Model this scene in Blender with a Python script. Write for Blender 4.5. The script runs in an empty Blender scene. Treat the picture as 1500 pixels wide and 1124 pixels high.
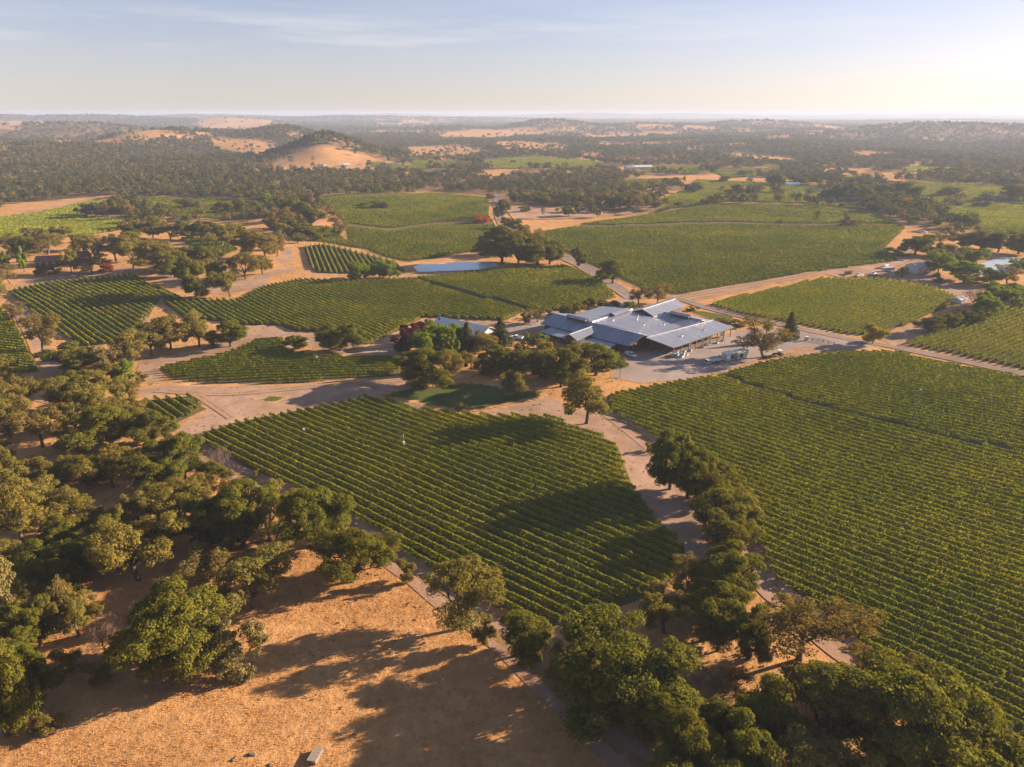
import bpy, bmesh, math, random
import numpy as np
from mathutils import Vector
R = math.radians
SC = bpy.context.scene
COL = SC.collection
random.seed(7)

# ------------------------------------------------------------------ camera, sky, sun, exposure
CAM_H = 85.0
PITCH = R(20.87)
FPX = 1041.0                       # focal length in pixels of the 1500 px wide photograph
cam_d = bpy.data.cameras.new('camera'); cam = bpy.data.objects.new('camera', cam_d); COL.objects.link(cam)
cam.location = (0, 0, CAM_H); cam.rotation_euler = (R(90) - PITCH, 0, 0)
cam_d.sensor_width = 36.0; cam_d.lens = 36.0 * FPX / 1500.0
cam_d.clip_start = 1.0; cam_d.clip_end = 90000.0
SC.camera = cam

SUN_AZ, SUN_EL = R(71.0), R(17.0)  # azimuth from +Y (view direction) towards +X (right)
w = bpy.data.worlds.new('World'); SC.world = w; w.use_nodes = True
wn, wl = w.node_tree.nodes, w.node_tree.links
for n in list(wn): wn.remove(n)
wo = wn.new('ShaderNodeOutputWorld'); bg = wn.new('ShaderNodeBackground'); sky = wn.new('ShaderNodeTexSky')
sky.sky_type = 'NISHITA'; sky.sun_disc = False; sky.sun_elevation = SUN_EL; sky.sun_rotation = SUN_AZ
sky.altitude = 300; sky.air_density = 1.0; sky.dust_density = .5; sky.ozone_density = 2.5
bg.inputs['Strength'].default_value = 0.058
# thin cirrus: a soft white veil mixed into the sky, stretched along the horizon
tc = wn.new('ShaderNodeTexCoord'); sep = wn.new('ShaderNodeSeparateXYZ'); wl.new(tc.outputs['Generated'], sep.inputs[0])
zz = wn.new('ShaderNodeMath'); zz.operation = 'POWER'; wl.new(sep.outputs['Z'], zz.inputs[0]); zz.inputs[1].default_value = 2
za = wn.new('ShaderNodeMath'); za.operation = 'ADD'; wl.new(zz.outputs[0], za.inputs[0]); za.inputs[1].default_value = .036 ** 2
zs = wn.new('ShaderNodeMath'); zs.operation = 'SQRT'; wl.new(za.outputs[0], zs.inputs[0])
cv = wn.new('ShaderNodeCombineXYZ'); wl.new(sep.outputs['X'], cv.inputs[0]); wl.new(sep.outputs['Y'], cv.inputs[1]); wl.new(zs.outputs[0], cv.inputs[2]); wl.new(cv.outputs[0], sky.inputs['Vector'])
mp = wn.new('ShaderNodeMapping'); mp.inputs['Scale'].default_value = (3.0, 3.0, 34.0); wl.new(tc.outputs['Generated'], mp.inputs[0])
cn = wn.new('ShaderNodeTexNoise'); cn.inputs['Scale'].default_value = 1.3; cn.inputs['Detail'].default_value = 7; cn.inputs['Roughness'].default_value = .62
wl.new(mp.outputs[0], cn.inputs['Vector'])
cr = wn.new('ShaderNodeMapRange'); cr.inputs[1].default_value = .44; cr.inputs[2].default_value = .70; wl.new(cn.outputs['Fac'], cr.inputs[0])
band = wn.new('ShaderNodeMapRange'); band.interpolation_type = 'SMOOTHSTEP'
band.inputs[1].default_value = .060; band.inputs[2].default_value = .085; wl.new(sep.outputs['Z'], band.inputs[0])
mu = wn.new('ShaderNodeMath'); mu.operation = 'MULTIPLY'; wl.new(cr.outputs[0], mu.inputs[0]); wl.new(band.outputs[0], mu.inputs[1])
bnd = wn.new('ShaderNodeMapRange'); bnd.interpolation_type = 'SMOOTHSTEP'; bnd.inputs[1].default_value = .095; bnd.inputs[2].default_value = .125; bnd.inputs[3].default_value = 1; bnd.inputs[4].default_value = .25
wl.new(sep.outputs['Z'], bnd.inputs[0]); mu3 = wn.new('ShaderNodeMath'); mu3.operation = 'MULTIPLY'; wl.new(mu.outputs[0], mu3.inputs[0]); wl.new(bnd.outputs[0], mu3.inputs[1]); mu = mu3
mu2 = wn.new('ShaderNodeMath'); mu2.operation = 'MULTIPLY'; wl.new(mu.outputs[0], mu2.inputs[0]); mu2.inputs[1].default_value = .45
cm = wn.new('ShaderNodeMixRGB'); cm.inputs[2].default_value = (4.6, 4.35, 4.1, 1)
hs = wn.new('ShaderNodeHueSaturation'); hs.inputs['Saturation'].default_value = 1.05; gm = wn.new('ShaderNodeGamma'); gm.inputs[1].default_value = .80; wl.new(sky.outputs[0], gm.inputs[0]); wl.new(gm.outputs[0], hs.inputs['Color'])
tn = wn.new('ShaderNodeMixRGB'); tn.blend_type = 'MULTIPLY'; tn.inputs[0].default_value = 1; tn.inputs[2].default_value = (1.10, .898, .97, 1); wl.new(hs.outputs[0], tn.inputs[1])
wl.new(mu2.outputs[0], cm.inputs[0]); wl.new(tn.outputs[0], cm.inputs[1]); wl.new(cm.outputs[0], bg.inputs[0]); wl.new(bg.outputs[0], wo.inputs[0])

sd = bpy.data.lights.new('sun', 'SUN'); sd.energy = 5.0; sd.angle = R(.55); sd.color = (1.0, .77, .56)
so = bpy.data.objects.new('sun', sd); COL.objects.link(so)
SUN_DIR = Vector((math.sin(SUN_AZ) * math.cos(SUN_EL), math.cos(SUN_AZ) * math.cos(SUN_EL), math.sin(SUN_EL)))
so.rotation_euler = SUN_DIR.to_track_quat('Z', 'Y').to_euler(); so.location = SUN_DIR * 400

SC.view_settings.view_transform = 'Standard'; SC.view_settings.look = 'None'
SC.view_settings.exposure = 1.92; SC.view_settings.gamma = 1.0; SC.view_settings.use_curve_mapping = False
SC.cycles.max_bounces = 6; SC.cycles.diffuse_bounces = 2; SC.cycles.volume_bounces = 1; SC.cycles.transparent_max_bounces = 8
SC.cycles.transmission_bounces = 3; SC.cycles.use_denoising = True

# ------------------------------------------------------------------ helpers
RNG = np.random.default_rng(11)
_perm = RNG.permutation(512); _ga = RNG.uniform(0, 2 * np.pi, 512)
def noise(x, y, seed=0):
    x = np.asarray(x, float) + seed * 17.37; y = np.asarray(y, float) - seed * 9.13
    xi = np.floor(x).astype(int); yi = np.floor(y).astype(int); xf = x - xi; yf = y - yi
    def gr(i, j, dx, dy):
        a = _ga[_perm[(i + _perm[j & 511]) & 511]]
        return np.cos(a) * dx + np.sin(a) * dy
    u = xf ** 3 * (xf * (xf * 6 - 15) + 10); v = yf ** 3 * (yf * (yf * 6 - 15) + 10)
    a = gr(xi, yi, xf, yf); b = gr(xi + 1, yi, xf - 1, yf); c = gr(xi, yi + 1, xf, yf - 1); d = gr(xi + 1, yi + 1, xf - 1, yf - 1)
    return ((a + u * (b - a)) * (1 - v) + (c + u * (d - c)) * v) * 1.4
def sstep(a, b, x):
    t = np.clip((x - a) / (b - a), 0, 1); return t * t * (3 - 2 * t)

# hills: photo azimuth px, forward distance, height, half widths across / along the view
HILLS = [(472, 1380, 27, 62, 90), (455, 1420, 15, 120, 150), (540, 1420, 7, 90, 120),
         (242, 1950, 46, 150, 210), (60, 2700, 40, 520, 300), (330, 2300, 22, 160, 180), (20, 1500, 22, 170, 260), (420, 2100, 36, 110, 150), (435, 1900, 14, 160, 180),
         (90, 5600, 64, 1300, 600), (330, 5000, 40, 420, 420), (520, 6800, 52, 900, 500), (300, 8200, 62, 1500, 600), (700, 7600, 42, 700, 500),
         (1300, 2950, 30, 300, 330), (1520, 2800, 30, 420, 330), (1800, 2800, 26, 600, 360), (1120, 4000, 40, 420, 330), (1130, 2500, 10, 260, 220),
         (940, 3600, 34, 420, 330), (800, 3700, 38, 180, 260), (660, 3500, 22, 260, 260), (780, 2200, 9, 240, 200), (1090, 1950, 10, 110, 90),
         (850, 12500, 78, 1200, 700), (1020, 13500, 70, 1500, 900), (560, 12500, 70, 1500, 700), (1350, 15000, 45, 4000, 900), (100, 13000, 60, 1800, 900)]
_kx = FPX * math.cos(PITCH) + 370 * math.sin(PITCH)
HL = [((X - 750) / _kx * Y, Y, h, a, b) for X, Y, h, a, b in HILLS]
def H(x, y):
    x = np.asarray(x, float); y = np.asarray(y, float); d = np.hypot(x, y)
    z = 1.25 * noise(x / 85, y / 85, 1) + .45 * noise(x / 33, y / 33, 2)
    z = z + sstep(300, 800, d) * 5.0 * noise(x / 240, y / 240, 3)
    z = z + sstep(1000, 2600, d) * (11.0 * noise(x / 520, y / 520, 4) + 5 * noise(x / 210, y / 210, 5))
    z = z + sstep(4000, 9000, d) * 20 * noise(x / 1500, y / 900, 6)
    flat = np.exp(-(((x - 48) / 62) ** 2 + ((y - 272) / 48) ** 2) ** 2)
    flat = np.maximum(flat, np.exp(-(((x + 36) / 36) ** 2 + ((y - 425) / 22) ** 2) ** 2))
    z = z * (1 - flat)
    for X, Y, h, a, b in HL:
        z = z + h * np.exp(-((x - X) / a) ** 2 - ((y - Y) / b) ** 2)
    return z - 0.0

_Y = 42.0 * 1.0095 ** np.arange(690)
def G(pts):
    """photo pixels -> points on the terrain (x, y, z)"""
    pts = np.atleast_2d(np.asarray(pts, float)); out = np.zeros((len(pts), 3))
    dx = pts[:, 0] - 750; dy = pts[:, 1] - 562
    fy = FPX * math.cos(PITCH) - dy * math.sin(PITCH); fz = -FPX * math.sin(PITCH) - dy * math.cos(PITCH)
    kx = dx / fy; kz = fz / fy
    for i in range(0, len(pts), 200):
        a = kx[i:i + 200, None]; c = kz[i:i + 200, None]
        g = CAM_H + c * _Y - H(a * _Y, np.broadcast_to(_Y, (len(a), len(_Y))))
        hit = g < 0; j = np.where(hit.any(1), hit.argmax(1), len(_Y) - 1); j = np.maximum(j, 1)
        lo, hi = _Y[j - 1], _Y[j]
        for _ in range(18):
            m = (lo + hi) / 2; gm = CAM_H + c[:, 0] * m - H(a[:, 0] * m, m)
            lo = np.where(gm < 0, lo, m); hi = np.where(gm < 0, m, hi)
        out[i:i + 200, 0] = a[:, 0] * hi; out[i:i + 200, 1] = hi
    out[:, 2] = H(out[:, 0], out[:, 1]); return out
def ztop(gp, py):
    """height above gp of a point seen at pixel row py straight above gp"""
    dy = py - 562
    fy = FPX * math.cos(PITCH) - dy * math.sin(PITCH); fz = -FPX * math.sin(PITCH) - dy * math.cos(PITCH)
    return CAM_H + fz / fy * gp[1] - gp[2]

def tag(o, label=None, cat=None, group=None, kind=None):
    if label: o['label'] = label
    if cat: o['category'] = cat
    if group: o['group'] = group
    if kind: o['kind'] = kind
    return o
def link(name, me, mat=None, parent=None):
    o = bpy.data.objects.new(name, me); COL.objects.link(o)
    if mat is not None:
        me.materials.clear(); me.materials.append(mat)
    if parent: o.parent = parent
    return o
def empty(name, loc, rz=0.0):
    o = bpy.data.objects.new(name, None); COL.objects.link(o); o.location = loc; o.rotation_euler = (0, 0, rz); o.empty_display_size = .5
    return o
def np_mesh(name, V, F4, attrs=None, smooth=False):
    me = bpy.data.meshes.new(name); V = np.asarray(V, np.float32); F4 = np.asarray(F4, np.int32)
    k = F4.shape[1]; n = len(F4)
    me.vertices.add(len(V)); me.vertices.foreach_set('co', V.ravel())
    me.loops.add(n * k); me.loops.foreach_set('vertex_index', F4.ravel())
    me.polygons.add(n); me.polygons.foreach_set('loop_start', np.arange(0, n * k, k, dtype=np.int32))
    if smooth: me.polygons.foreach_set('use_smooth', np.ones(n, bool))
    me.update(calc_edges=True)
    for an, av in (attrs or {}).items():
        a = me.attributes.new(an, 'FLOAT', 'POINT'); a.data.foreach_set('value', np.asarray(av, np.float32))
    return me
class MB:
    """collects boxes, bars, prisms, tubes and sheets; build() links them as one mesh"""
    def __init__(s): s.v = []; s.f = []
    def add(s, vs, fs):
        b = len(s.v); s.v += [tuple(v) for v in vs]; s.f += [tuple(b + i for i in f) for f in fs]; return s
    def box(s, x0, x1, y0, y1, z0, z1):
        return s.add([(x0, y0, z0), (x1, y0, z0), (x1, y1, z0), (x0, y1, z0), (x0, y0, z1), (x1, y0, z1), (x1, y1, z1), (x0, y1, z1)],
                     [(3, 2, 1, 0), (4, 5, 6, 7), (0, 1, 5, 4), (1, 2, 6, 5), (2, 3, 7, 6), (3, 0, 4, 7)])
    def slab(s, q, th):
        """quad q (4 points) given a thickness straight down"""
        lo = [(x, y, z - th) for x, y, z in q]; n = len(q)
        return s.add(list(q) + lo, [tuple(range(n)), tuple(range(2 * n - 1, n - 1, -1))] + [(i, n + i, n + (i + 1) % n, (i + 1) % n) for i in range(n)])
    def prism(s, prof, x0, x1):
        """profile of (y, z) points extruded along x"""
        n = len(prof)
        return s.add([(x0, y, z) for y, z in prof] + [(x1, y, z) for y, z in prof],
                     [tuple(range(n - 1, -1, -1)), tuple(range(n, 2 * n))] + [(i, (i + 1) % n, n + (i + 1) % n, n + i) for i in range(n)])
    def tube(s, pts, rad, k=7):
        pts = [Vector(p) for p in pts]; b = len(s.v); up = Vector((.31, .17, .93))
        for i, p in enumerate(pts):
            d = (pts[min(i + 1, len(pts) - 1)] - pts[max(i - 1, 0)]).normalized()
            a = d.cross(up if abs(d.dot(up)) < .95 else Vector((1, 0, 0))).normalized(); c = d.cross(a)
            r = rad[i] if hasattr(rad, '__len__') else rad
            s.v += [tuple(p + (a * math.cos(6.28318 * j / k) + c * math.sin(6.28318 * j / k)) * r) for j in range(k)]
        for i in range(len(pts) - 1):
            for j in range(k):
                q = b + i * k; s.f.append((q + j, q + (j + 1) % k, q + k + (j + 1) % k, q + k + j))
        s.f.append(tuple(b + j for j in range(k - 1, -1, -1))); e = b + (len(pts) - 1) * k; s.f.append(tuple(e + j for j in range(k)))
        return s
    def mesh(s, name):
        me = bpy.data.meshes.new(name); me.from_pydata(s.v, [], s.f); me.update(); return me
    def build(s, name, mat, parent=None, bevel=0, smooth=False):
        me = s.mesh(name)
        if smooth: me.polygons.foreach_set('use_smooth', [True] * len(me.polygons))
        o = link(name, me, mat, parent)
        if bevel:
            m = o.modifiers.new('bevel', 'BEVEL'); m.width = bevel; m.segments = 2; m.limit_method = 'ANGLE'
        return o

# ------------------------------------------------------------------ materials
def newmat(name):
    m = bpy.data.materials.new(name); m.use_nodes = True; nt = m.node_tree
    for n in list(nt.nodes): nt.nodes.remove(n)
    return m, nt, nt.nodes.new('ShaderNodeOutputMaterial')
def nd(nt, t, ins=None, **kw):
    n = nt.nodes.new(t)
    for k, v in kw.items(): setattr(n, k, v)
    for k, v in (ins or {}).items():
        s = n.inputs[k]
        if hasattr(v, 'is_output') or isinstance(v, bpy.types.NodeSocket): nt.links.new(v, s)
        else: s.default_value = v
    return n
def rgb(c): return (c[0], c[1], c[2], 1)
def mixc(nt, f, a, b, mode='MIX'):
    n = nt.nodes.new('ShaderNodeMixRGB'); n.blend_type = mode
    for i, v in enumerate((f, a, b)):
        if isinstance(v, bpy.types.NodeSocket): nt.links.new(v, n.inputs[i])
        else: n.inputs[i].default_value = v if i == 0 else rgb(v)
    return n.outputs[0]
def nz(nt, vec, scale, detail=4, rough=.55, lo=.35, hi=.65):
    n = nd(nt, 'ShaderNodeTexNoise', {'Vector': vec, 'Scale': scale, 'Detail': detail, 'Roughness': rough})
    return nd(nt, 'ShaderNodeMapRange', {0: n.outputs[0], 1: lo, 2: hi}).outputs[0]
def pos(nt): return nd(nt, 'ShaderNodeNewGeometry').outputs['Position']
def plain(name, c, rough=.7, metal=0.0, var=.12, scale=1.5, spec=.3):
    m, nt, out = newmat(name); p = nd(nt, 'ShaderNodeTexCoord').outputs['Object']
    f = nz(nt, p, scale, 5, .6)
    c2 = tuple(max(0, x * (1 - var * 2)) for x in c); c1 = tuple(x * (1 + var) for x in c)
    b = nd(nt, 'ShaderNodeBsdfPrincipled', {'Base Color': mixc(nt, f, c2, c1), 'Roughness': rough, 'Metallic': metal, 'Specular IOR Level': spec})
    nt.links.new(b.outputs[0], out.inputs[0]); return m
def dry_grass_colour(nt, p):
    big = nz(nt, p, .012, 4, .6); mid = nz(nt, p, .09, 5, .62); fine = nz(nt, p, .9, 5, .7, .3, .7)
    c = mixc(nt, big, (.42, .22, .085), (.50, .28, .12))
    c = mixc(nt, mid, c, (.31, .16, .066))
    c = mixc(nt, nd(nt, 'ShaderNodeMath', {0: fine, 1: .55}, operation='MULTIPLY').outputs[0], c, (.56, .34, .15))
    c = mixc(nt, nd(nt, 'ShaderNodeMath', {0: nz(nt, p, .33, 6, .8, .46, .70), 1: .50}, operation='MULTIPLY').outputs[0], c, (.21, .125, .05))
    return c
def bumped(nt, h, strength, dist):
    return nd(nt, 'ShaderNodeBump', {'Height': h, 'Strength': strength, 'Distance': dist}).outputs[0]
def ground_mat():
    m, nt, out = newmat('dry grass ground'); p = pos(nt)
    c = dry_grass_colour(nt, p)
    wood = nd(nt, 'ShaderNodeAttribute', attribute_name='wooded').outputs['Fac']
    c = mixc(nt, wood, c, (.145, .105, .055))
    h = nd(nt, 'ShaderNodeMath', {0: nz(nt, p, 1.1, 6, .75, .2, .8), 1: nz(nt, p, .16, 3, .5, .2, .8)}, operation='ADD').outputs[0]
    b = nd(nt, 'ShaderNodeBsdfDiffuse', {'Color': c, 'Normal': bumped(nt, h, .8, .25)}); nt.links.new(b.outputs[0], out.inputs[0]); return m
def sheet_mat(name, ca, cb, cc, edge=True, bump=.1, scale=.25, keep=.45, rut=False):
    """bare earth, track or lawn whose ragged edge gives way to the dry grass"""
    m, nt, out = newmat(name); p = pos(nt)
    c = mixc(nt, nz(nt, p, scale, 5, .62), ca, cb); c = mixc(nt, nz(nt, p, scale * .2, 4, .6, .42, .7), c, cc)
    if edge:
        e = nd(nt, 'ShaderNodeAttribute', attribute_name='edge').outputs['Fac']
        n = nz(nt, p, .35, 5, .65, .25, .75)
        s = nd(nt, 'ShaderNodeMath', {0: e, 1: nd(nt, 'ShaderNodeMath', {0: n, 1: keep}, operation='MULTIPLY').outputs[0]}, operation='SUBTRACT').outputs[0]
        f = nd(nt, 'ShaderNodeMapRange', {0: s, 1: -.05, 2: .22}).outputs[0]
        c = mixc(nt, f, (.31, .20, .13) if rut else dry_grass_colour(nt, p), c)
        if rut: c = mixc(nt, nd(nt, 'ShaderNodeMapRange', {0: nd(nt, 'ShaderNodeMath', {0: e, 1: nd(nt, 'ShaderNodeMath', {0: n, 1: .22}, operation='MULTIPLY').outputs[0]}, operation='ADD').outputs[0], 1: .82, 2: .92}).outputs[0], c, (.24, .16, .075))
    b = nd(nt, 'ShaderNodeBsdfDiffuse', {'Color': c, 'Normal': bumped(nt, nz(nt, p, 1.3, 6, .7, .2, .8), .6, bump)}); nt.links.new(b.outputs[0], out.inputs[0]); return m
def leaf_mat(name, c, var=(.82, 1.25), warm=(1.25, 1.05, .7), trans=.28, objvar=.5, patch=False, tint=None):
    m, nt, out = newmat(name)
    r = nd(nt, 'ShaderNodeNewGeometry').outputs['Random Per Island']
    a = mixc(nt, r, tuple(x * var[0] for x in c), tuple(x * y * var[1] for x, y in zip(c, warm)))
    if patch:
        p = pos(nt)
        a = mixc(nt, nz(nt, p, .55, 3, .6, .35, .7), a, mixc(nt, 1.0, a, (.72, .77, .75), 'MULTIPLY')); a = mixc(nt, nz(nt, p, .035, 3, .6, .4, .7), a, mixc(nt, 1.0, a, (1.4, 1.2, .95), 'MULTIPLY')); a = mixc(nt, nz(nt, p, .011, 3, .55, .42, .66), a, mixc(nt, 1.0, a, (.80, .86, .9), 'MULTIPLY'))
    if tint: a = mixc(nt, nd(nt, 'ShaderNodeAttribute', attribute_name=tint).outputs['Fac'], mixc(nt, 1.0, a, (.62, .78, .85), 'MULTIPLY'), mixc(nt, 1.0, a, (1.9, 1.55, 1.25), 'MULTIPLY'))
    o = nd(nt, 'ShaderNodeObjectInfo').outputs['Random']
    o = nd(nt, 'ShaderNodeMath', {0: o, 1: objvar}, operation='MULTIPLY').outputs[0]
    a = mixc(nt, o, a, mixc(nt, 1.0, a, (1.22, 1.0, .9), 'MULTIPLY'))
    d = nd(nt, 'ShaderNodeBsdfDiffuse', {'Color': a}); t = nd(nt, 'ShaderNodeBsdfTranslucent', {'Color': mixc(nt, 1.0, a, (1.3, 1.25, .6), 'MULTIPLY')})
    mx = nd(nt, 'ShaderNodeMixShader', {0: trans}); nt.links.new(d.outputs[0], mx.inputs[1]); nt.links.new(t.outputs[0], mx.inputs[2])
    nt.links.new(mx.outputs[0], out.inputs[0]); return m
M = {
 'ground': ground_mat(),
 'dirt': sheet_mat('bare dirt', (.29, .19, .13), (.38, .26, .185), (.22, .145, .095)),
 'track': sheet_mat('dirt track', (.31, .20, .145), (.36, .24, .175), (.25, .16, .115), keep=.5, rut=True),
 'road': sheet_mat('worn paved road', (.20, .165, .15), (.25, .205, .185), (.17, .14, .13), keep=.3, bump=.02, scale=.6),
 'yard': sheet_mat('pale gravel yard', (.27, .22, .195), (.31, .26, .23), (.22, .18, .16), keep=.4, bump=.03, scale=.3),
 'lawn': sheet_mat('mown lawn', (.050, .085, .022), (.075, .105, .026), (.12, .105, .04), keep=.5, bump=.1, scale=.35),
 'verge': sheet_mat('grassy verge', (.13, .13, .04), (.19, .15, .06), (.09, .11, .03), keep=.6, bump=.15, scale=.5),
 'soil': sheet_mat('vineyard floor', (.115, .085, .045), (.15, .11, .06), (.085, .085, .03), edge=False, bump=.12, scale=.4),
 'vine': leaf_mat('vine leaves', (.178, .222, .028), objvar=.25, trans=.36, patch=True),
 'live': leaf_mat('live oak leaves', (.105, .122, .024), trans=.42),
 'olive': leaf_mat('olive oak leaves', (.150, .150, .044), trans=.42),
 'brown': leaf_mat('brownish oak leaves', (.150, .132, .050), trans=.36),
 'bright': leaf_mat('bright green leaves', (.125, .185, .022), trans=.38, objvar=.2),
 'yellow': leaf_mat('yellow green leaves', (.21, .20, .025), trans=.4, objvar=.2),
 'grey': leaf_mat('grey green leaves', (.15, .145, .070)),
 'twig': leaf_mat('bare twigs', (.165, .130, .105), warm=(1.1, 1.05, 1.0), trans=.02),
 'pine': leaf_mat('conifer needles', (.040, .055, .018), trans=.15),
 'plum': leaf_mat('purple leaves', (.075, .022, .026), warm=(1.3, .9, .9), trans=.2),
 'rust': leaf_mat('rusty red leaves', (.24, .075, .035), trans=.3),
 'straw': leaf_mat('straw', (.43, .245, .10), warm=(1.1, 1.0, .85), trans=.3),
 'bark': plain('bark', (.095, .07, .052), .9, var=.2, scale=6),
 'greybark': plain('weathered grey wood', (.19, .16, .14), .9, var=.2, scale=6),
 'steel': plain('stainless steel', (.55, .56, .58), .35, .9, var=.06),
 'darkwood': plain('dark brown boards', (.085, .055, .04), .8, var=.2, scale=2.5),
 'trim': plain('brown timber', (.15, .10, .07), .8, var=.2, scale=3),
 'concrete': plain('concrete', (.16, .145, .13), .85, var=.1, scale=1.2),  # darkened: shade on the trough's sides is put into this colour
 'white': plain('white paint', (.62, .62, .61), .5, var=.04),
 'offwhite': plain('off white cladding', (.46, .45, .43), .7, var=.06),
 'dark': plain('dark rubber and grilles', (.025, .025, .028), .6),
 'glass': plain('tinted glass', (.03, .04, .05), .08, spec=.8, var=.02),
 'red': plain('red paint', (.35, .05, .04), .5),
 'tile': plain('reddish roof tile', (.20, .09, .065), .8, var=.2, scale=3),
 'blue': plain('blue paint', (.06, .10, .22), .5),
 'boulder': plain('lichened stone', (.15, .115, .085), .95, var=.25, scale=3),
 'plank': plain('bleached timber', (.27, .215, .17), .8, var=.12, scale=4),
 'bin': plain('pale plastic bin', (.38, .41, .44), .6, var=.06),
}
def roof_mat(name, sc):
    m, nt, out = newmat(name); p = nd(nt, 'ShaderNodeTexCoord').outputs['Object']
    q = nd(nt, 'ShaderNodeMapping', {'Vector': p, 'Scale': sc}).outputs[0]
    c = mixc(nt, nz(nt, q, 1.0, 3, .6, .3, .7), (.17, .195, .25), (.27, .295, .35))
    c = mixc(nt, nz(nt, p, .35, 5, .65, .45, .75), c, (.20, .21, .245))
    c = mixc(nt, nd(nt, 'ShaderNodeMath', {0: nz(nt, q, 2.3, 2, .5, .62, .7), 1: .5}, operation='MULTIPLY').outputs[0], c, (.16, .125, .11))
    b = nd(nt, 'ShaderNodeBsdfPrincipled', {'Base Color': c, 'Roughness': .42, 'Metallic': .35, 'Specular IOR Level': .5})
    nt.links.new(b.outputs[0], out.inputs[0]); return m
M['roof'] = roof_mat('ribbed metal roof', (1.1, .05, .05)); M['roof_side'] = roof_mat('ribbed metal roof side', (.05, 1.1, .05))
def water_mat():
    m, nt, out = newmat('pond water'); p = pos(nt)
    n = nz(nt, p, .9, 4, .6, .2, .8)
    b = nd(nt, 'ShaderNodeBsdfPrincipled', {'Base Color': rgb((.40, .50, .58)), 'Roughness': .22, 'Specular IOR Level': .8, 'Normal': bumped(nt, n, .25, .05)})  # pale blue base colour paints in the sky's reflection
    nt.links.new(b.outputs[0], out.inputs[0]); return m
M['water'] = water_mat()

# ------------------------------------------------------------------ polygons on the ground
def inside(poly, x, y):
    x = np.asarray(x, float); y = np.asarray(y, float); r = np.zeros(x.shape, bool); n = len(poly)
    for i in range(n):
        x0, y0 = poly[i][:2]; x1, y1 = poly[(i + 1) % n][:2]
        if y0 == y1: continue
        c = ((y0 > y) != (y1 > y)) & (x < (x1 - x0) * (y - y0) / (y1 - y0) + x0); r ^= c
    return r
def edge_dist(poly, x, y):
    d = np.full(np.shape(x), 1e9); n = len(poly)
    for i in range(n):
        a = np.array(poly[i][:2]); b = np.array(poly[(i + 1) % n][:2]); e = b - a
        t = np.clip(((x - a[0]) * e[0] + (y - a[1]) * e[1]) / max(e @ e, 1e-9), 0, 1)
        d = np.minimum(d, np.hypot(x - a[0] - t * e[0], y - a[1] - t * e[1]))
    return d
def scan(poly, ang, step, v0=None):
    """parallel lines across a polygon: list of (v, [(u0, u1), ...]) and the two axes"""
    c, s = math.cos(ang), math.sin(ang); P = np.array([p[:2] for p in poly])
    U = P[:, 0] * c + P[:, 1] * s; V = -P[:, 0] * s + P[:, 1] * c; out = []
    for v in np.arange(V.min() + step * .5, V.max(), step):
        xs = []
        for i in range(len(P)):
            j = (i + 1) % len(P)
            if (V[i] > v) != (V[j] > v): xs.append(U[i] + (v - V[i]) / (V[j] - V[i]) * (U[j] - U[i]))
        xs.sort(); out.append((v, [(xs[k], xs[k + 1]) for k in range(0, len(xs) - 1, 2)]))
    return out, c, s
def strip_sheet(name, poly, ang, step, mat, off, fade=0.0, along=3.0, **tags):
    lines, c, s = scan(poly, ang, step); V, F = [], []; nb = 0
    for v, iv in lines:
        for u0, u1 in iv:
            k = max(2, int((u1 - u0) / along) + 1); u = np.linspace(u0, u1, k)
            for vv in (v - step * .5, v + step * .5):
                x = u * c - vv * s; y = u * s + vv * c; V.append(np.stack([x, y, H(x, y) + off], 1))
            i = nb + np.arange(k - 1); F.append(np.stack([i, i + 1, i + k + 1, i + k], 1)); nb += 2 * k
    V = np.concatenate(V); F = np.concatenate(F); at = None
    if fade: at = {'edge': np.clip(edge_dist(poly, V[:, 0], V[:, 1]) / fade, 0, 1)}
    return tag(link(name, np_mesh(name, V, F, at), M[mat]), kind='structure', **tags)
def smooth_line(P, step):
    P = np.asarray(P, float); out = []
    n = len(P)
    for i in range(n - 1):
        p0, p1, p2, p3 = P[max(i - 1, 0)], P[i], P[i + 1], P[min(i + 2, n - 1)]
        k = max(2, int(np.linalg.norm(p2 - p1) / step))
        for t in np.arange(k) / k:
            out.append(.5 * (2 * p1 + (p2 - p0) * t + (2 * p0 - 5 * p1 + 4 * p2 - p3) * t * t + (3 * p1 - p0 - 3 * p2 + p3) * t ** 3))
    out.append(P[-1]); return np.array(out)
def ribbon(name, px, width, mat, off, **tags):
    L = smooth_line(G(px)[:, :2], 2.5); T = np.gradient(L, axis=0); T /= np.linalg.norm(T, axis=1)[:, None] + 1e-9
    N = np.stack([-T[:, 1], T[:, 0]], 1); k = len(L); V = []; E = []
    for f, e in ((-.5, 0), (-.3, .5), (-.12, .8), (.12, .8), (.3, .5), (.5, 0)):
        wob = 1 + .18 * noise(np.arange(k) / 5.0, np.full(k, f * 9), 8)
        X = L + N * (f * width * wob)[:, None]; V.append(np.stack([X[:, 0], X[:, 1], H(X[:, 0], X[:, 1]) + off + 2e-4 * np.hypot(X[:, 0], X[:, 1])], 1)); E.append(np.full(k, e))
    i = np.arange(k - 1); F = np.concatenate([np.stack([j * k + i, j * k + i + 1, (j + 1) * k + i + 1, (j + 1) * k + i], 1) for j in range(5)])
    return tag(link(name, np_mesh(name, np.concatenate(V), F, {'edge': np.concatenate(E)}), M[mat]), kind='structure', **tags)

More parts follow.
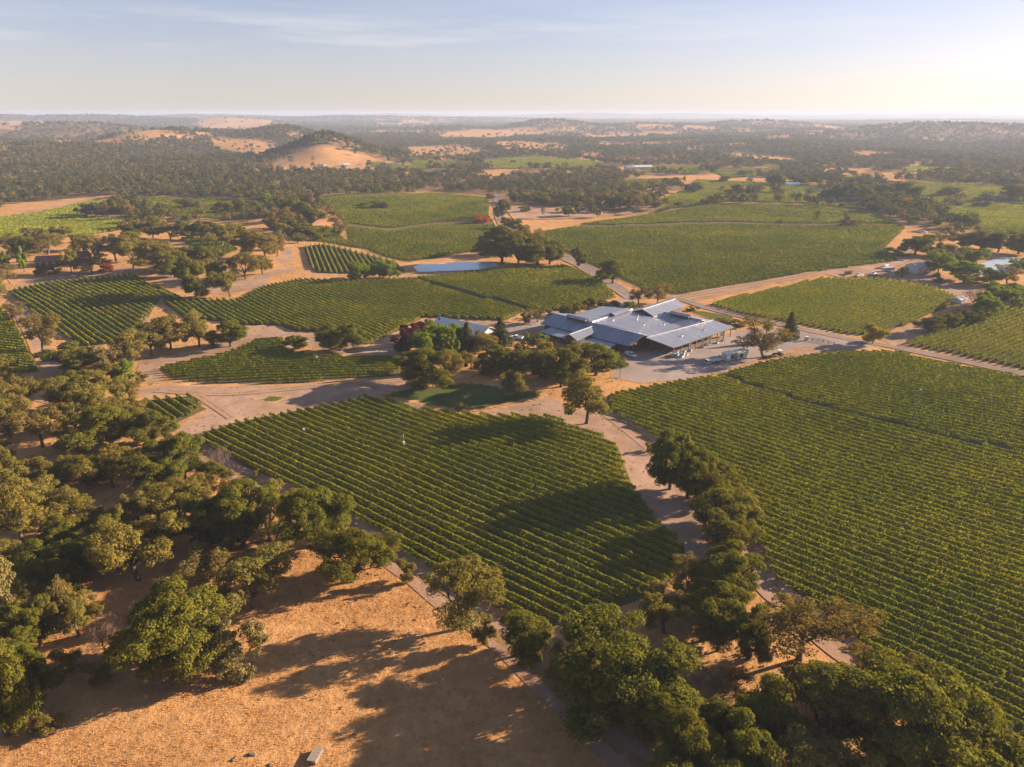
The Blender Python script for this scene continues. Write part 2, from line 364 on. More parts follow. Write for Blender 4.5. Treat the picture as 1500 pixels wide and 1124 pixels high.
# vineyard blocks: photo outline, a line along the rows, spacing, phrase, rows as separate things?
FIELDS = [
 ('f1', [(286, 641), (340, 622), (430, 603), (541, 582), (610, 600), (700, 609), (800, 612), (868, 634), (905, 655), (925, 710), (960, 760), (1002, 800), (1003, 830), (960, 872), (900, 892), (850, 907), (812, 924), (760, 902), (700, 876), (640, 842), (560, 792), (470, 733), (400, 703), (340, 679), (305, 658)],
  ((400, 650), (660, 768)), 2.44, 'in the large block between the dry slope and the lawn', True),
 ('f2', [(890, 580), (1000, 559), (1050, 551), (1112, 574), (1250, 613), (1420, 654), (1500, 665), (1640, 698), (1640, 1124), (1500, 1078), (1440, 1040), (1360, 1000), (1300, 972), (1240, 932), (1180, 882), (1130, 848), (1105, 792), (1020, 690), (950, 638), (892, 603)],
  ((900, 612), (1480, 800)), 2.44, 'in the big block right of the oak lined track', True),
 ('f2u', [(1060, 549), (1120, 532), (1200, 521), (1270, 517), (1312, 518), (1500, 555), (1640, 582), (1640, 690), (1500, 661), (1420, 650), (1250, 609), (1120, 572)],
  ((1100, 547), (1400, 606)), 2.5, 'in the upper block below the paved road', True),
 ('f7a', [(15, 428), (60, 417), (190, 402), (222, 417), (236, 436), (215, 470), (195, 500), (120, 508), (60, 470)], ((25, 421), (133, 489)), 2.6, 'in the block below the red roofed house', True),
 ('f7b', [(228, 418), (270, 440), (350, 440), (390, 420), (440, 410), (520, 413), (600, 409), (640, 421), (700, 438), (770, 457), (760, 460), (740, 470), (620, 465), (590, 482), (540, 505), (470, 487), (430, 485), (405, 476), (360, 477), (310, 470), (270, 465), (243, 447)], ((400, 439), (520, 490)), 2.5, 'in the wide block below the pond', True),
 ('f7c', [(608, 408), (720, 396), (830, 390), (880, 412), (903, 436), (840, 455), (784, 456), (704, 434), (648, 418)], ((600, 409), (700, 438)), 2.6, 'in the block between the pond and the winery', True),
 ('f8', [(232, 541), (330, 520), (380, 498), (415, 497), (420, 515), (470, 525), (590, 525), (588, 550), (500, 556), (430, 562), (300, 562), (250, 555)], ((280, 560), (500, 551)), 2.6, 'in the short block left of the tasting room oaks', True),
 ('f9', [(203, 588), (280, 580), (301, 600), (255, 622)], ((203, 588), (253, 622)), 2.7, 'in the tiny block above the oak grove', True),
 ('f10', [(0, 452), (20, 470), (45, 520), (58, 545), (0, 550), (-70, 552), (-70, 452)], ((0, 500), (30, 503)), 2.6, 'in the block beside the red dirt path', True),
 ('f11', [(446, 362), (475, 358), (510, 366), (575, 383), (593, 396), (580, 403), (520, 401), (462, 400), (452, 385)], ((453, 367), (464, 399)), 3.0, 'in the small fan shaped block left of the pond', True),
 ('f3', [(1325, 506), (1500, 441), (1640, 392), (1640, 572), (1500, 541), (1400, 519)], ((1325, 503), (1500, 443)), 2.5, 'in the wedge block above the paved road', True),
 ('f4', [(1037, 447), (1100, 432), (1200, 409), (1290, 409), (1360, 420), (1402, 437), (1385, 452), (1300, 487), (1270, 492), (1240, 490), (1165, 475), (1090, 462)], ((1290, 490), (1400, 440)), 2.6, 'in the block behind the winery road', True),
 ('f5', [(775, 345), (840, 334), (900, 335), (1050, 330), (1200, 333), (1322, 332), (1325, 335), (1295, 365), (1315, 383), (1240, 393), (1170, 402), (1085, 417), (1000, 432), (950, 428), (900, 405), (850, 380), (800, 360)], ((900, 372), (1250, 352)), 2.8, '', False),
 ('f5c', [(850, 330), (960, 314), (1060, 300), (1180, 302), (1290, 314), (1316, 328), (1200, 329), (1050, 326), (900, 331)], ((950, 322), (1250, 318)), 2.9, '', False),
 ('f5b', [(960, 311), (1010, 290), (1100, 284), (1200, 290), (1240, 298), (1300, 311), (1180, 299), (1060, 296)], ((1040, 294), (1240, 300)), 3.4, '', False),
 ('fn', [(506, 333), (570, 341), (640, 332), (726, 331), (714, 366), (600, 384), (560, 376), (510, 352)], ((520, 350), (700, 344)), 2.9, '', False),
 ('fn3', [(462, 293), (560, 285), (640, 284), (716, 291), (716, 318), (723, 326), (640, 327), (570, 336), (505, 328), (500, 322)], ((500, 310), (700, 305)), 3.0, '', False),
 ('fn2', [(418, 340), (490, 336), (506, 352), (540, 366), (510, 362), (475, 355), (420, 353)], ((420, 345), (500, 342)), 3.2, '', False),
 ('fl1', [(-60, 325), (0, 320), (60, 312), (130, 296), (172, 292), (172, 300), (120, 320), (190, 322), (205, 332), (130, 345), (50, 350), (-60, 350)], ((20, 332), (130, 318)), 2.9, '', False),
 ('fl2', [(185, 290), (300, 291), (390, 300), (397, 318), (330, 323), (250, 318), (205, 306)], ((220, 305), (380, 312)), 3.0, '', False),
 ('fl3', [(262, 350), (330, 351), (350, 366), (325, 375), (285, 366)], ((270, 360), (330, 358)), 3.2, '', False),
 ('fr1', [(1290, 266), (1350, 269), (1500, 276), (1600, 280), (1600, 300), (1500, 296), (1440, 293), (1370, 304), (1345, 296)], ((1350, 284), (1480, 290)), 3.6, '', False),
 ('fr2', [(1370, 306), (1440, 296), (1600, 304), (1600, 352), (1480, 343), (1440, 350), (1430, 330), (1390, 325)], ((1400, 318), (1500, 322)), 3.2, '', False),
 ('fr3', [(1020, 264), (1120, 268), (1190, 273), (1230, 296), (1180, 288), (1100, 282), (1030, 288), (960, 306), (960, 298)], ((1040, 276), (1160, 280)), 4.0, '', False),
 ('ff1', [(700, 237), (790, 229), (850, 235), (905, 246), (850, 249), (720, 248)], ((740, 242), (860, 243)), 5.0, '', False),
 ('ff2', [(940, 245), (1030, 244), (1022, 256), (940, 253)], ((950, 249), (1020, 250)), 5.0, '', False),
 ('ff3', [(1040, 250), (1150, 247), (1140, 257), (1062, 262)], ((1060, 255), (1130, 254)), 5.0, '', False),
 ('ff4', [(1230, 258), (1290, 262), (1300, 266), (1235, 264)], ((1240, 262), (1290, 263)), 5.0, '', False),
 ('ff6', [(908, 264), (1000, 263), (985, 270), (918, 279)], ((920, 271), (985, 267)), 6.0, '', False),
 ('ff7', [(600, 233), (690, 239), (702, 247), (610, 246)], ((620, 240), (690, 243)), 5.0, '', False),
 ('ff9', [(1330, 245), (1405, 247), (1395, 254), (1320, 253)], ((1330, 249), (1390, 250)), 5.0, '', False),
 ('ff5', [(540, 238), (600, 243), (640, 246), (600, 250), (545, 244)], ((550, 243), (620, 247)), 5.0, '', False),
]
CLEAR = [[(372, 248), (405, 233), (436, 222), (458, 212), (478, 205), (492, 207), (522, 220), (560, 234), (600, 242), (590, 248), (548, 252), (470, 252), (420, 254)], [(305, 210), (340, 200), (380, 203), (408, 216), (395, 230), (330, 226)],
  [(600, 212), (660, 213), (712, 217), (714, 227), (650, 233), (600, 228)], [(728, 208), (770, 206), (832, 214), (828, 223), (738, 223)], [(725, 190), (785, 187), (810, 199), (728, 201)],
  [(850, 223), (878, 224), (878, 234), (852, 235)], [(1052, 229), (1075, 223), (1120, 228), (1168, 230), (1162, 241), (1128, 239), (1080, 234)], [(860, 195), (960, 196), (950, 204), (850, 203)],
  [(735, 296), (770, 302), (830, 305), (905, 312), (870, 320), (745, 322)], [(0, 212), (10, 212), (14, 230), (0, 232)], [(250, 172), (400, 176), (380, 190), (300, 188)], [(90, 203), (130, 205), (150, 210), (90, 211)],
  [(1200, 245), (1280, 247), (1275, 256), (1200, 256)], [(1010, 184), (1050, 186), (1040, 192), (1000, 190)], [(640, 197), (700, 189), (765, 192), (745, 204), (660, 206)], [(925, 183), (992, 183), (988, 189), (928, 190)], [(950, 194), (1005, 194), (992, 200), (950, 200)], [(1130, 202), (1160, 202), (1152, 208), (1132, 208)],
  [(560, 191), (625, 192), (605, 198), (560, 197)], [(175, 197), (235, 199), (225, 205), (178, 205)], [(55, 208), (150, 205), (155, 212), (65, 215)], [(-20, 175), (62, 179), (45, 189), (-20, 188)], [(1235, 221), (1290, 223), (1335, 230), (1255, 233)], [(1415, 250), (1465, 250), (1460, 256), (1415, 257)],
  [(1000, 214), (1050, 212), (1046, 219), (1005, 221)], [(880, 210), (930, 208), (925, 214), (880, 216)], [(420, 196), (440, 193), (445, 199), (420, 202)], [(1330, 236), (1370, 238), (1360, 243), (1325, 242)], [(600, 176), (640, 180), (630, 184), (590, 182)]]
EXTRA_OPEN = [[(560, 380), (620, 384), (740, 382), (760, 400), (600, 412)], [(780, 440), (1090, 430), (1190, 480), (1180, 520), (1000, 570), (780, 560)], [(0, 300), (170, 285), (180, 293), (0, 322)], [(715, 286), (745, 286), (800, 360), (940, 440), (900, 440), (730, 340)],
  [(1300, 372), (1500, 372), (1500, 440), (1300, 500)], [(1230, 300), (1330, 330), (1330, 375), (1290, 370)]]
FP = {f[0]: [tuple(p) for p in G(f[1])] for f in FIELDS}
WOODED = [[(430, 262), (560, 250), (720, 264), (900, 252), (945, 262), (940, 298), (880, 303), (735, 287), (640, 281), (460, 285)], [(-60, 235), (330, 235), (420, 262), (440, 288), (300, 286), (170, 283), (-60, 312)], [(900, 240), (1200, 215), (1560, 222), (1560, 262), (1200, 244), (900, 243)], [(1240, 274), (1345, 284), (1340, 304), (1250, 298)]]
WP = [[tuple(p) for p in G(c)] for c in WOODED]
CP = [[tuple(p) for p in G(c)] for c in CLEAR]; OP = [[tuple(p) for p in G(c)] for c in EXTRA_OPEN]

def forest(x, y):
    """0..1: how wooded the far land is"""
    x = np.asarray(x, float); y = np.asarray(y, float); d = np.hypot(x, y)
    f = noise(x / 170, y / 170, 21) * .6 + noise(x / 520, y / 420, 22) * .65 + noise(x / 85, y / 85, 23) * .5 + .27
    f = np.where(x / np.maximum(y, 1) < -.18, f + .28, f)
    f = np.where(d > 2200, f + .16, f); f = np.where(d > 4500, f - .12, f)
    f = sstep(-.05, .3, f) * sstep(600, 720, d) * (y > 0)
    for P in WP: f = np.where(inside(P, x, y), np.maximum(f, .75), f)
    for P in list(FP.values()) + OP: f = np.where(inside(P, x, y), 0, f)
    jx = x + d * .012 * noise(x / (d * .03 + 9), y / (d * .03 + 9), 24); jy = y + d * .03 * noise(x / (d * .04 + 9), y / (d * .04 + 9), 25)
    for P in CP: f = np.where(inside(P, jx, jy), .035, f)
    return f

# ------------------------------------------------------------------ the ground: one sheet to the horizon
def build_ground():
    rr = np.concatenate([[0.01], 22.0 * 1.0125 ** np.arange(590)]); rr = rr[rr < 32000]
    an = np.concatenate([np.arange(-52, 52.01, .33), np.arange(58, 302, 8.0)]) ; an = np.radians(an)
    A, Rr = np.meshgrid(an, rr); x = Rr * np.sin(A); y = Rr * np.cos(A); z = H(x, y)
    k = len(an); n = len(rr); i, j = np.meshgrid(np.arange(n - 1), np.arange(k), indexing='ij')
    F = np.stack([i * k + j, i * k + (j + 1) % k, (i + 1) * k + (j + 1) % k, (i + 1) * k + j], -1).reshape(-1, 4)[:, ::-1]
    V = np.stack([x.ravel(), y.ravel(), z.ravel()], 1)
    global GZ; GZ = (float(V[:, 2].min()), float(V[:, 2].max())); print('GZ', GZ)
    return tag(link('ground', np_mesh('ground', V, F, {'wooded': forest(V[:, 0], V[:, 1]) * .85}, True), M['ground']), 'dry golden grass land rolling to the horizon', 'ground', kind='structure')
build_ground()

def area(name, px, mat, off, fade, step=1.2, label=None, cat=None):
    return strip_sheet(name, [tuple(p) for p in G(px)], 0.0, step, mat, off, fade, 2.0, label=label, cat=cat)
area('dirt_clearing', [(195, 572), (240, 563), (300, 565), (440, 564), (592, 552), (625, 570), (640, 603), (600, 610), (541, 592), (430, 612), (335, 632), (280, 652), (252, 628), (302, 602), (282, 577), (205, 585)], 'dirt', .05, 3.0, label='bare pinkish dirt between the small vine blocks', cat='dirt')
area('dirt_clearing', [(600, 598), (650, 604), (692, 606), (760, 592), (810, 578), (835, 600), (895, 602), (950, 634), (995, 684), (1030, 730), (1070, 790), (1050, 822), (985, 812), (945, 768), (908, 714), (890, 664), (858, 644), (795, 624), (690, 622), (640, 612)], 'dirt', .055, 2.5, label='sunlit dirt lane curving along the row of oaks', cat='dirt')
area('dirt_clearing', [(198, 562), (205, 525), (300, 508), (350, 478), (405, 477), (432, 487), (470, 489), (540, 508), (592, 482), (620, 466), (742, 472), (700, 480), (640, 478), (600, 508), (592, 524), (500, 522), (450, 507), (420, 512), (410, 495), (380, 496), (330, 518), (232, 538), (245, 560)], 'dirt', .06, 2.5, label='bare dirt around the block left of the tasting room', cat='dirt')
area('dirt_clearing', [(20, 420), (40, 408), (120, 398), (190, 390), (225, 398), (260, 425), (330, 432), (390, 420), (400, 405), (430, 398), (450, 402), (600, 406), (720, 394), (740, 386), (600, 402), (520, 402), (440, 400), (405, 380), (418, 360), (430, 362), (430, 385), (390, 400), (330, 412), (230, 400)], 'dirt', .05, 2.5, label='sunlit dirt strip under the oaks above the vines', cat='dirt')
area('gravel_yard', [(893, 553), (905, 527), (930, 516), (990, 512), (1040, 497), (1085, 484), (1140, 480), (1170, 478), (1230, 494), (1300, 508), (1240, 512), (1180, 508), (1130, 520), (1062, 545), (1000, 557), (940, 562)], 'yard', .07, 2.0, 1.0, label='pale gravel yard in front of the winery', cat='yard')
area('gravel_yard', [(770, 472), (800, 455), (850, 458), (900, 445), (915, 432), (945, 436), (905, 455), (870, 468), (800, 482), (745, 492), (700, 490), (700, 483)], 'yard', .07, 2.0, 1.0, label='gravel drive behind the winery', cat='yard')
area('dirt_clearing', [(1130, 524), (1180, 509), (1240, 512), (1300, 511), (1250, 516), (1180, 522), (1110, 535)], 'dirt', .09, 2.0, label='dry dirt triangle beside the paved road', cat='dirt')
area('lawn', [(540, 582), (600, 567), (690, 558), (760, 570), (808, 570), (790, 584), (695, 603), (640, 600), (605, 590)], 'lawn', .09, 5.0, 1.0, label='shaded green lawn under the oaks', cat='lawn')
area('lawn', [(1010, 457), (1030, 456), (1077, 464), (1070, 473), (1047, 472)], 'lawn', .09, 1.5, .8, label='small sunlit lawn behind the winery', cat='lawn')
area('lawn', [(377, 586), (400, 579), (421, 582), (402, 592)], 'lawn', .09, 2.0, .8, label='little green grass patch on the dirt clearing', cat='lawn')
area('lawn', [(812, 548), (830, 546), (838, 555), (815, 556)], 'lawn', .09, 2.0, .8, label='sunlit scrap of lawn behind the tall oak', cat='lawn')
area('grass_verge', [(1040, 548), (1130, 527), (1180, 520), (1260, 512), (1240, 517), (1150, 530), (1060, 551)], 'verge', .10, 2.0, .8, label='grassy verge between the yard and the vines', cat='verge')
area('dirt_clearing', [(735, 300), (770, 304), (830, 307), (900, 314), (870, 319), (752, 322)], 'dirt', .4, 8.0, 3.0, label='bare dirt field below the far oak wood', cat='dirt')
area('dirt_clearing', [(1190, 397), (1235, 391), (1300, 385), (1320, 372), (1290, 369), (1330, 360), (1360, 390), (1400, 415), (1460, 430), (1420, 450), (1390, 455), (1405, 437), (1360, 418), (1290, 407), (1230, 407)], 'dirt', .2, 4.0, 1.5, label='dirt yard with parked trucks beside the trees', cat='dirt')
area('dirt_clearing', [(1300, 488), (1385, 455), (1420, 470), (1335, 503), (1318, 510), (1280, 495)], 'dirt', .1, 2.5, 1.0, label='dirt gap between two vine blocks', cat='dirt')
ribbon('dirt_path', [(20, 445), (45, 480), (75, 535), (100, 570), (60, 590)], 7, 'dirt', .06, label='red dirt path beside the leftmost vine block', cat='path')
ribbon('dirt_path', [(180, 440), (195, 455), (216, 474)], 4.5, 'track', .08, label='short dirt gap splitting two vine blocks', cat='path')
ribbon('dirt_track', [(268, 645), (320, 680), (400, 715), (480, 748), (560, 803), (640, 862), (720, 925), (790, 985), (870, 1065), (950, 1130)], 6.5, 'track', .05, label='dirt track along the vines above the dry slope', cat='track')
ribbon('dirt_track', [(885, 598), (945, 643), (1015, 700), (1085, 775), (1125, 850), (1190, 910), (1260, 965), (1340, 1010), (1450, 1065)], 7, 'track', .08, label='dirt track along the big right vine block', cat='track')
ribbon('dirt_track', [(1053, 549), (1115, 573), (1250, 610), (1420, 650), (1500, 662), (1650, 695)], 1.4, 'soil', .07, label='narrow track between two right vine blocks', cat='track')
ribbon('dirt_track', [(40, 414), (110, 402), (190, 394), (230, 402)], 6, 'track', .07, label='dirt drive above the vines by the red roofed house', cat='track')
ribbon('dirt_track', [(-30, 322), (60, 307), (130, 293), (172, 288)], 13, 'dirt', .3, label='wide pale dirt road at the wood edge', cat='track')
ribbon('dirt_track', [(200, 325), (250, 319), (330, 323)], 8, 'dirt', .3, label='dirt track curving through the far left vines', cat='track')
ribbon('dirt_track', [(985, 437), (1085, 420), (1170, 405), (1235, 393), (1290, 398), (1340, 380)], 7, 'track', .12, label='dirt field road between two big blocks', cat='track')
ribbon('dirt_track', [(1010, 441), (1060, 430), (1110, 420)], 5, 'track', .12, label='second dirt field road beside the hedge', cat='track')
ribbon('dirt_track', [(905, 315), (960, 301), (1050, 285), (1040, 281)], 8, 'dirt', .4, label='pale dirt road crossing the far vineyards', cat='track')
ribbon('dirt_track', [(850, 332), (900, 333), (1050, 328), (1200, 331), (1320, 330)], 16, 'soil', .5, label='dark field track across the huge far block', cat='track')
ribbon('dirt_track', [(500, 330), (570, 338), (640, 329), (724, 328)], 16, 'soil', .5, label='dark field track across the block beyond the pond', cat='track')
ribbon('dirt_track', [(604, 407), (645, 419), (702, 436), (778, 457)], 4.5, 'soil', .15, label='dark diagonal track through the vines below the pond', cat='track')
ribbon('dirt_track', [(280, 573), (310, 592), (340, 612)], 3.0, 'track', .11, label='faint wheel track over the dirt clearing', cat='track')
ribbon('dirt_track', [(230, 572), (330, 577), (440, 568), (600, 556)], 3.6, 'track', .12, label='wheel worn track across the dirt clearing', cat='track')
ribbon('paved_road', [(728, 286), (733, 318), (752, 340), (800, 366), (850, 388), (888, 412), (930, 438)], 9, 'road', .2, label='grey road climbing past the pond oaks', cat='road')
ribbon('paved_road', [(930, 437), (985, 437), (1040, 452), (1090, 464), (1165, 480), (1240, 496), (1320, 511), (1400, 527), (1500, 548), (1640, 576)], 5.6, 'road', .16, label='paved road passing behind the winery', cat='road')
area('pond', [(605, 391), (618, 388), (650, 386), (690, 384), (720, 384), (732, 390), (700, 396), (650, 398), (612, 399)], 'water', .25, 0, 1.0, label='pale blue pond at the wood edge', cat='pond')
area('pond', [(1420, 391), (1440, 386), (1470, 378), (1505, 380), (1490, 398), (1450, 403), (1425, 402)], 'water', .5, 0, 2.0, label='glinting pond among the trees', cat='pond')

# ------------------------------------------------------------------ vines
def vine_quads(u0, u1, v, c, s, rng):
    L = u1 - u0; um = (u0 + u1) / 2; x = um * c - v * s; y = um * s + v * c; d = max(80.0, math.hypot(x, y))
    out = []
    seg = max(1, int(L / 40))
    for k in range(seg):
        a = u0 + L * k / seg; b = u0 + L * (k + 1) / seg; m = (a + b) / 2
        d = max(80.0, math.hypot(m * c - v * s, m * s + v * c)); sz = max(.27, d * .00125)
        n = int((b - a) * 5.6 / sz ** 1.9) + 4
        u = rng.uniform(a, b, n)
        body = .74 + .17 * noise(u / 1.9, np.full(n, v * .7), 31) + .14 * noise(u / 6.0, np.full(n, v * .35), 32)
        keep = noise(u / 3.1, np.full(n, v * 1.7), 33) > -.74
        u = u[keep]; body = body[keep]; n = len(u)
        th = rng.uniform(-.35, math.pi + .35, n); rad = body * rng.uniform(.75, 1.05, n)
        vo = np.cos(th) * .56 * rad; zo = .72 + np.sin(th) * 1.12 * rad
        nv = np.cos(th); nzv = np.sin(th) * .4
        N = np.stack([rng.normal(0, .32, n), nv + rng.normal(0, .28, n), nzv + rng.normal(0, .28, n) + .08], 1); N /= np.linalg.norm(N, axis=1)[:, None]
        T = np.cross(N, rng.normal(0, 1, (n, 3))); T /= np.linalg.norm(T, axis=1)[:, None]; B = np.cross(N, T)
        hs = sz * rng.uniform(.36, .66, n)[:, None]
        P = np.stack([u, v + vo, zo], 1)
        Q = np.stack([P - T * hs - B * hs * .8, P + T * hs - B * hs * .8, P + T * hs * .9 + B * hs, P - T * hs * .9 + B * hs], 1)   # n,4,3 in (u, v, z)
        out.append(Q.reshape(-1, 3))
    W = np.concatenate(out); x = W[:, 0] * c - W[:, 1] * s; y = W[:, 0] * s + W[:, 1] * c
    # heights follow the ground under the row
    zg = H(W[:, 0] * c - v * s, W[:, 0] * s + v * c)
    return np.stack([x, y, W[:, 2] + zg], 1)
def build_vines():
    rng = np.random.default_rng(5); rest = []; n_rows = 0; nq = 0
    soilV, singles = [], []
    for key, px, line, sp, phrase, single in FIELDS:
        a, b = G(line); ang = math.atan2(b[1] - a[1], b[0] - a[0])
        strip_sheet('vineyard_floor', FP[key], ang, sp / 3, 'soil', .035 + 1.5e-4 * math.hypot(a[0], a[1]), 0, 4.0, label='brown earth between the vine rows ' + (phrase or 'far off'), cat='soil')
        rows, c, s = scan(FP[key], ang, sp)
        for v, iv in rows:
            for u0, u1 in iv:
                if u1 - u0 < 5: continue
                u0 += rng.uniform(0, 1.2); u1 -= rng.uniform(0, 1.2)
                um = (u0 + u1) / 2; d = math.hypot(um * c - v * s, um * s + v * c)
                W = vine_quads(u0, u1, v, c, s, rng)
                if single: singles.append(((u1 - u0) / d, phrase, W))
                else: rest.append(W)
    singles.sort(key=lambda r: -r[0])
    for i, (k, phrase, W) in enumerate(singles):
        if i >= 300: rest.append(W); continue
        o = W.mean(0); o[2] = float(H(o[0], o[1])); F = np.arange(len(W)).reshape(-1, 4)
        ob = link('vine_row', np_mesh('vine_row', W - o, F), M['vine']); ob.location = o
        tag(ob, 'leafy green vine row ' + phrase, 'vine row', 'vine rows ' + phrase)
    W = np.concatenate(rest); ob = link('vine_rows', np_mesh('vine_rows', W, np.arange(len(W)).reshape(-1, 4)), M['vine'])
    tag(ob, 'far off vine rows covering the rolling fields', 'vineyard', kind='stuff')
    print('VINES rows', len(singles), 'quads', sum(len(r[2]) for r in singles) // 4, 'rest', len(W) // 4)
build_vines()

# ------------------------------------------------------------------ trees
def quads_at(P, N, hs, rng, asp=.85):
    n = len(P); N = N / (np.linalg.norm(N, axis=1)[:, None] + 1e-9)
    T = np.cross(N, rng.normal(0, 1, (n, 3))); T /= np.linalg.norm(T, axis=1)[:, None] + 1e-9; B = np.cross(N, T); hs = np.asarray(hs).reshape(-1, 1)
    return np.stack([P - T * hs - B * hs * asp, P + T * hs * .8 - B * hs * asp, P + T * hs + B * hs * asp * .9, P - T * hs * .9 + B * hs * asp], 1).reshape(-1, 3)
def ball(n, rng):
    v = rng.normal(0, 1, (n, 3)); return v / np.linalg.norm(v, axis=1)[:, None]
def crown(seed, nl=13, ns=11, nq=38, leaf=.016, base=.16, top=1.0, lobe=(.17, .26), sub=(.055, .10), rough=.5, taper=0.0, airy=0.0):
    """leaf clumps on small lobes that sit on big lobes; unit tree: 1 high, 1 wide. returns verts (quads) and lobe centres"""
    rng = np.random.default_rng(seed); Q = []; cs = []
    hz = (top - base) / 2; cz = base + hz
    for i in range(nl):
        for _ in range(60):
            d = ball(1, rng)[0]; r = rng.uniform(.4, .95) if i else .1
            p = np.array([d[0] * r * .5, d[1] * r * .5, cz + d[2] * r * hz])
            if taper: p[:2] *= 1 - taper * (p[2] - base) / (top - base)
            if all(np.linalg.norm((p - q[0]) / [1, 1, 1.1]) > .13 for q in cs): break
        R0 = rng.uniform(*lobe) * (1 - .5 * taper * (p[2] - base) / (top - base)); cs.append((p, R0))
    C = np.array([c[0] for c in cs]); RR = np.array([c[1] for c in cs])
    for p, R0 in cs:
        k = int(ns * (R0 / .2) ** 2) + 3; D = ball(k * 3, rng)
        out = D @ ((p - [0, 0, cz - .1]) / (np.linalg.norm(p - [0, 0, cz - .1]) + 1e-6)); D = D[np.argsort(-(out + rng.normal(0, .55, len(D))))[:k]]
        for d in D:
            q = p + d * R0 * rng.uniform(.7, 1.0) * [1, 1, .85]; q[2] = max(q[2], base * .8 + .02); r = rng.uniform(*sub)
            if airy and rng.random() < airy: continue
            m = int(nq * (r / .08) ** 2 * rng.uniform(.7, 1.2)) + 4; e = ball(m, rng)
            e[:, 2] = np.where(e[:, 2] < -.35, -e[:, 2] * .6, e[:, 2])
            P = q + e * r * rng.uniform(.72, 1.08, (m, 1)) * [1, 1, .8]
            Q.append(quads_at(P, e + rng.normal(0, rough, (m, 3)), leaf * rng.uniform(.6, 1.35, m), rng))
        m = int(nq * 2.2); e = ball(m, rng); P = p + e * R0 * rng.uniform(.3, .8, (m, 1))
        Q.append(quads_at(P, e + rng.normal(0, .5, (m, 3)), leaf * 1.7 * rng.uniform(.6, 1.2, m), rng))
    return np.concatenate(Q), cs
def trunk_mb(cs, rng, r0=.032, fork=.22, lean=0.0, limbs=7):
    b = MB(); t = Vector((lean * fork, rng.uniform(-.02, .02), fork))
    b.tube([(0, 0, -.02), (0, 0, .01), (t.x * .5 + .008, t.y * .5, fork * .5), t], [r0 * 1.5, r0 * 1.15, r0 * .95, r0 * .85], 8)
    order = sorted(cs, key=lambda c: -c[1])[:limbs]
    for p, rr in order:
        p = Vector(p); m = t.lerp(p, .5) + Vector((rng.uniform(-.04, .04), rng.uniform(-.04, .04), rng.uniform(-.01, .05)))
        b.tube([t - Vector((0, 0, .02)), t.lerp(m, .5), m, p], [r0 * .62, r0 * .5, r0 * .36, r0 * .14], 5)
        for _ in range(2):
            q = p + Vector(ball(1, rng)[0]) * rr * .8; b.tube([m, m.lerp(q, .55) + Vector((0, 0, .02)), q], [r0 * .3, r0 * .2, r0 * .07], 4)
    return b
def bare_crown(seed, n=420):
    rng = np.random.default_rng(seed); b = MB(); tips = []
    def grow(p, d, l, r, lev):
        q = p + d * l; b.tube([p, p.lerp(q, .5) + Vector(ball(1, rng)[0]) * l * .08, q], [r, r * .8, r * .6], 4)
        if lev == 0: return
        for _ in range(4 if lev > 1 else 5):
            e = (d + Vector(ball(1, rng)[0]) * .75 + Vector((0, 0, .12))).normalized(); grow(p.lerp(q, rng.uniform(.45, 1)), e, l * rng.uniform(.5, .75), r * .55, lev - 1)
    for i in range(6):
        a = 6.283 * i / 6 + rng.uniform(-.4, .4); grow(Vector((0, 0, .02)), Vector((math.cos(a) * .55, math.sin(a) * .55, 1)).normalized(), .36, .010, 3)
    return b
def pine_crown(seed, layers=15, wid=.5):
    rng = np.random.default_rng(seed); Q = []
    for i in range(layers):
        z = .10 + .88 * i / layers; r = wid * (1 - (i / layers) ** 1.25) * rng.uniform(.85, 1.1) + .02
        for a in np.arange(0, 6.28, 6.28 / max(5, int(13 * r / wid))) + rng.uniform(0, 2):
            l = r * rng.uniform(.7, 1.1); k = int(10 + 42 * l / wid); t = rng.uniform(.1, 1, k) ** .7
            P = np.stack([np.cos(a) * l * t, np.sin(a) * l * t, z - .06 * t * t + .02 * t], 1) + rng.normal(0, .022, (k, 3))
            N = np.array([np.cos(a) * .5, np.sin(a) * .5, .8]) + rng.normal(0, .4, (k, 3)); Q.append(quads_at(P, N, .02 * rng.uniform(.6, 1.3, k), rng))
    return np.concatenate(Q)
PROTO = {}
def proto(kind, W=None, tr=None, mats=('live', 'bark')):
    PROTO.setdefault(kind, []).append((np_mesh(kind + '_crown', W, np.arange(len(W)).reshape(-1, 4)), tr.mesh(kind + '_trunk'), mats))
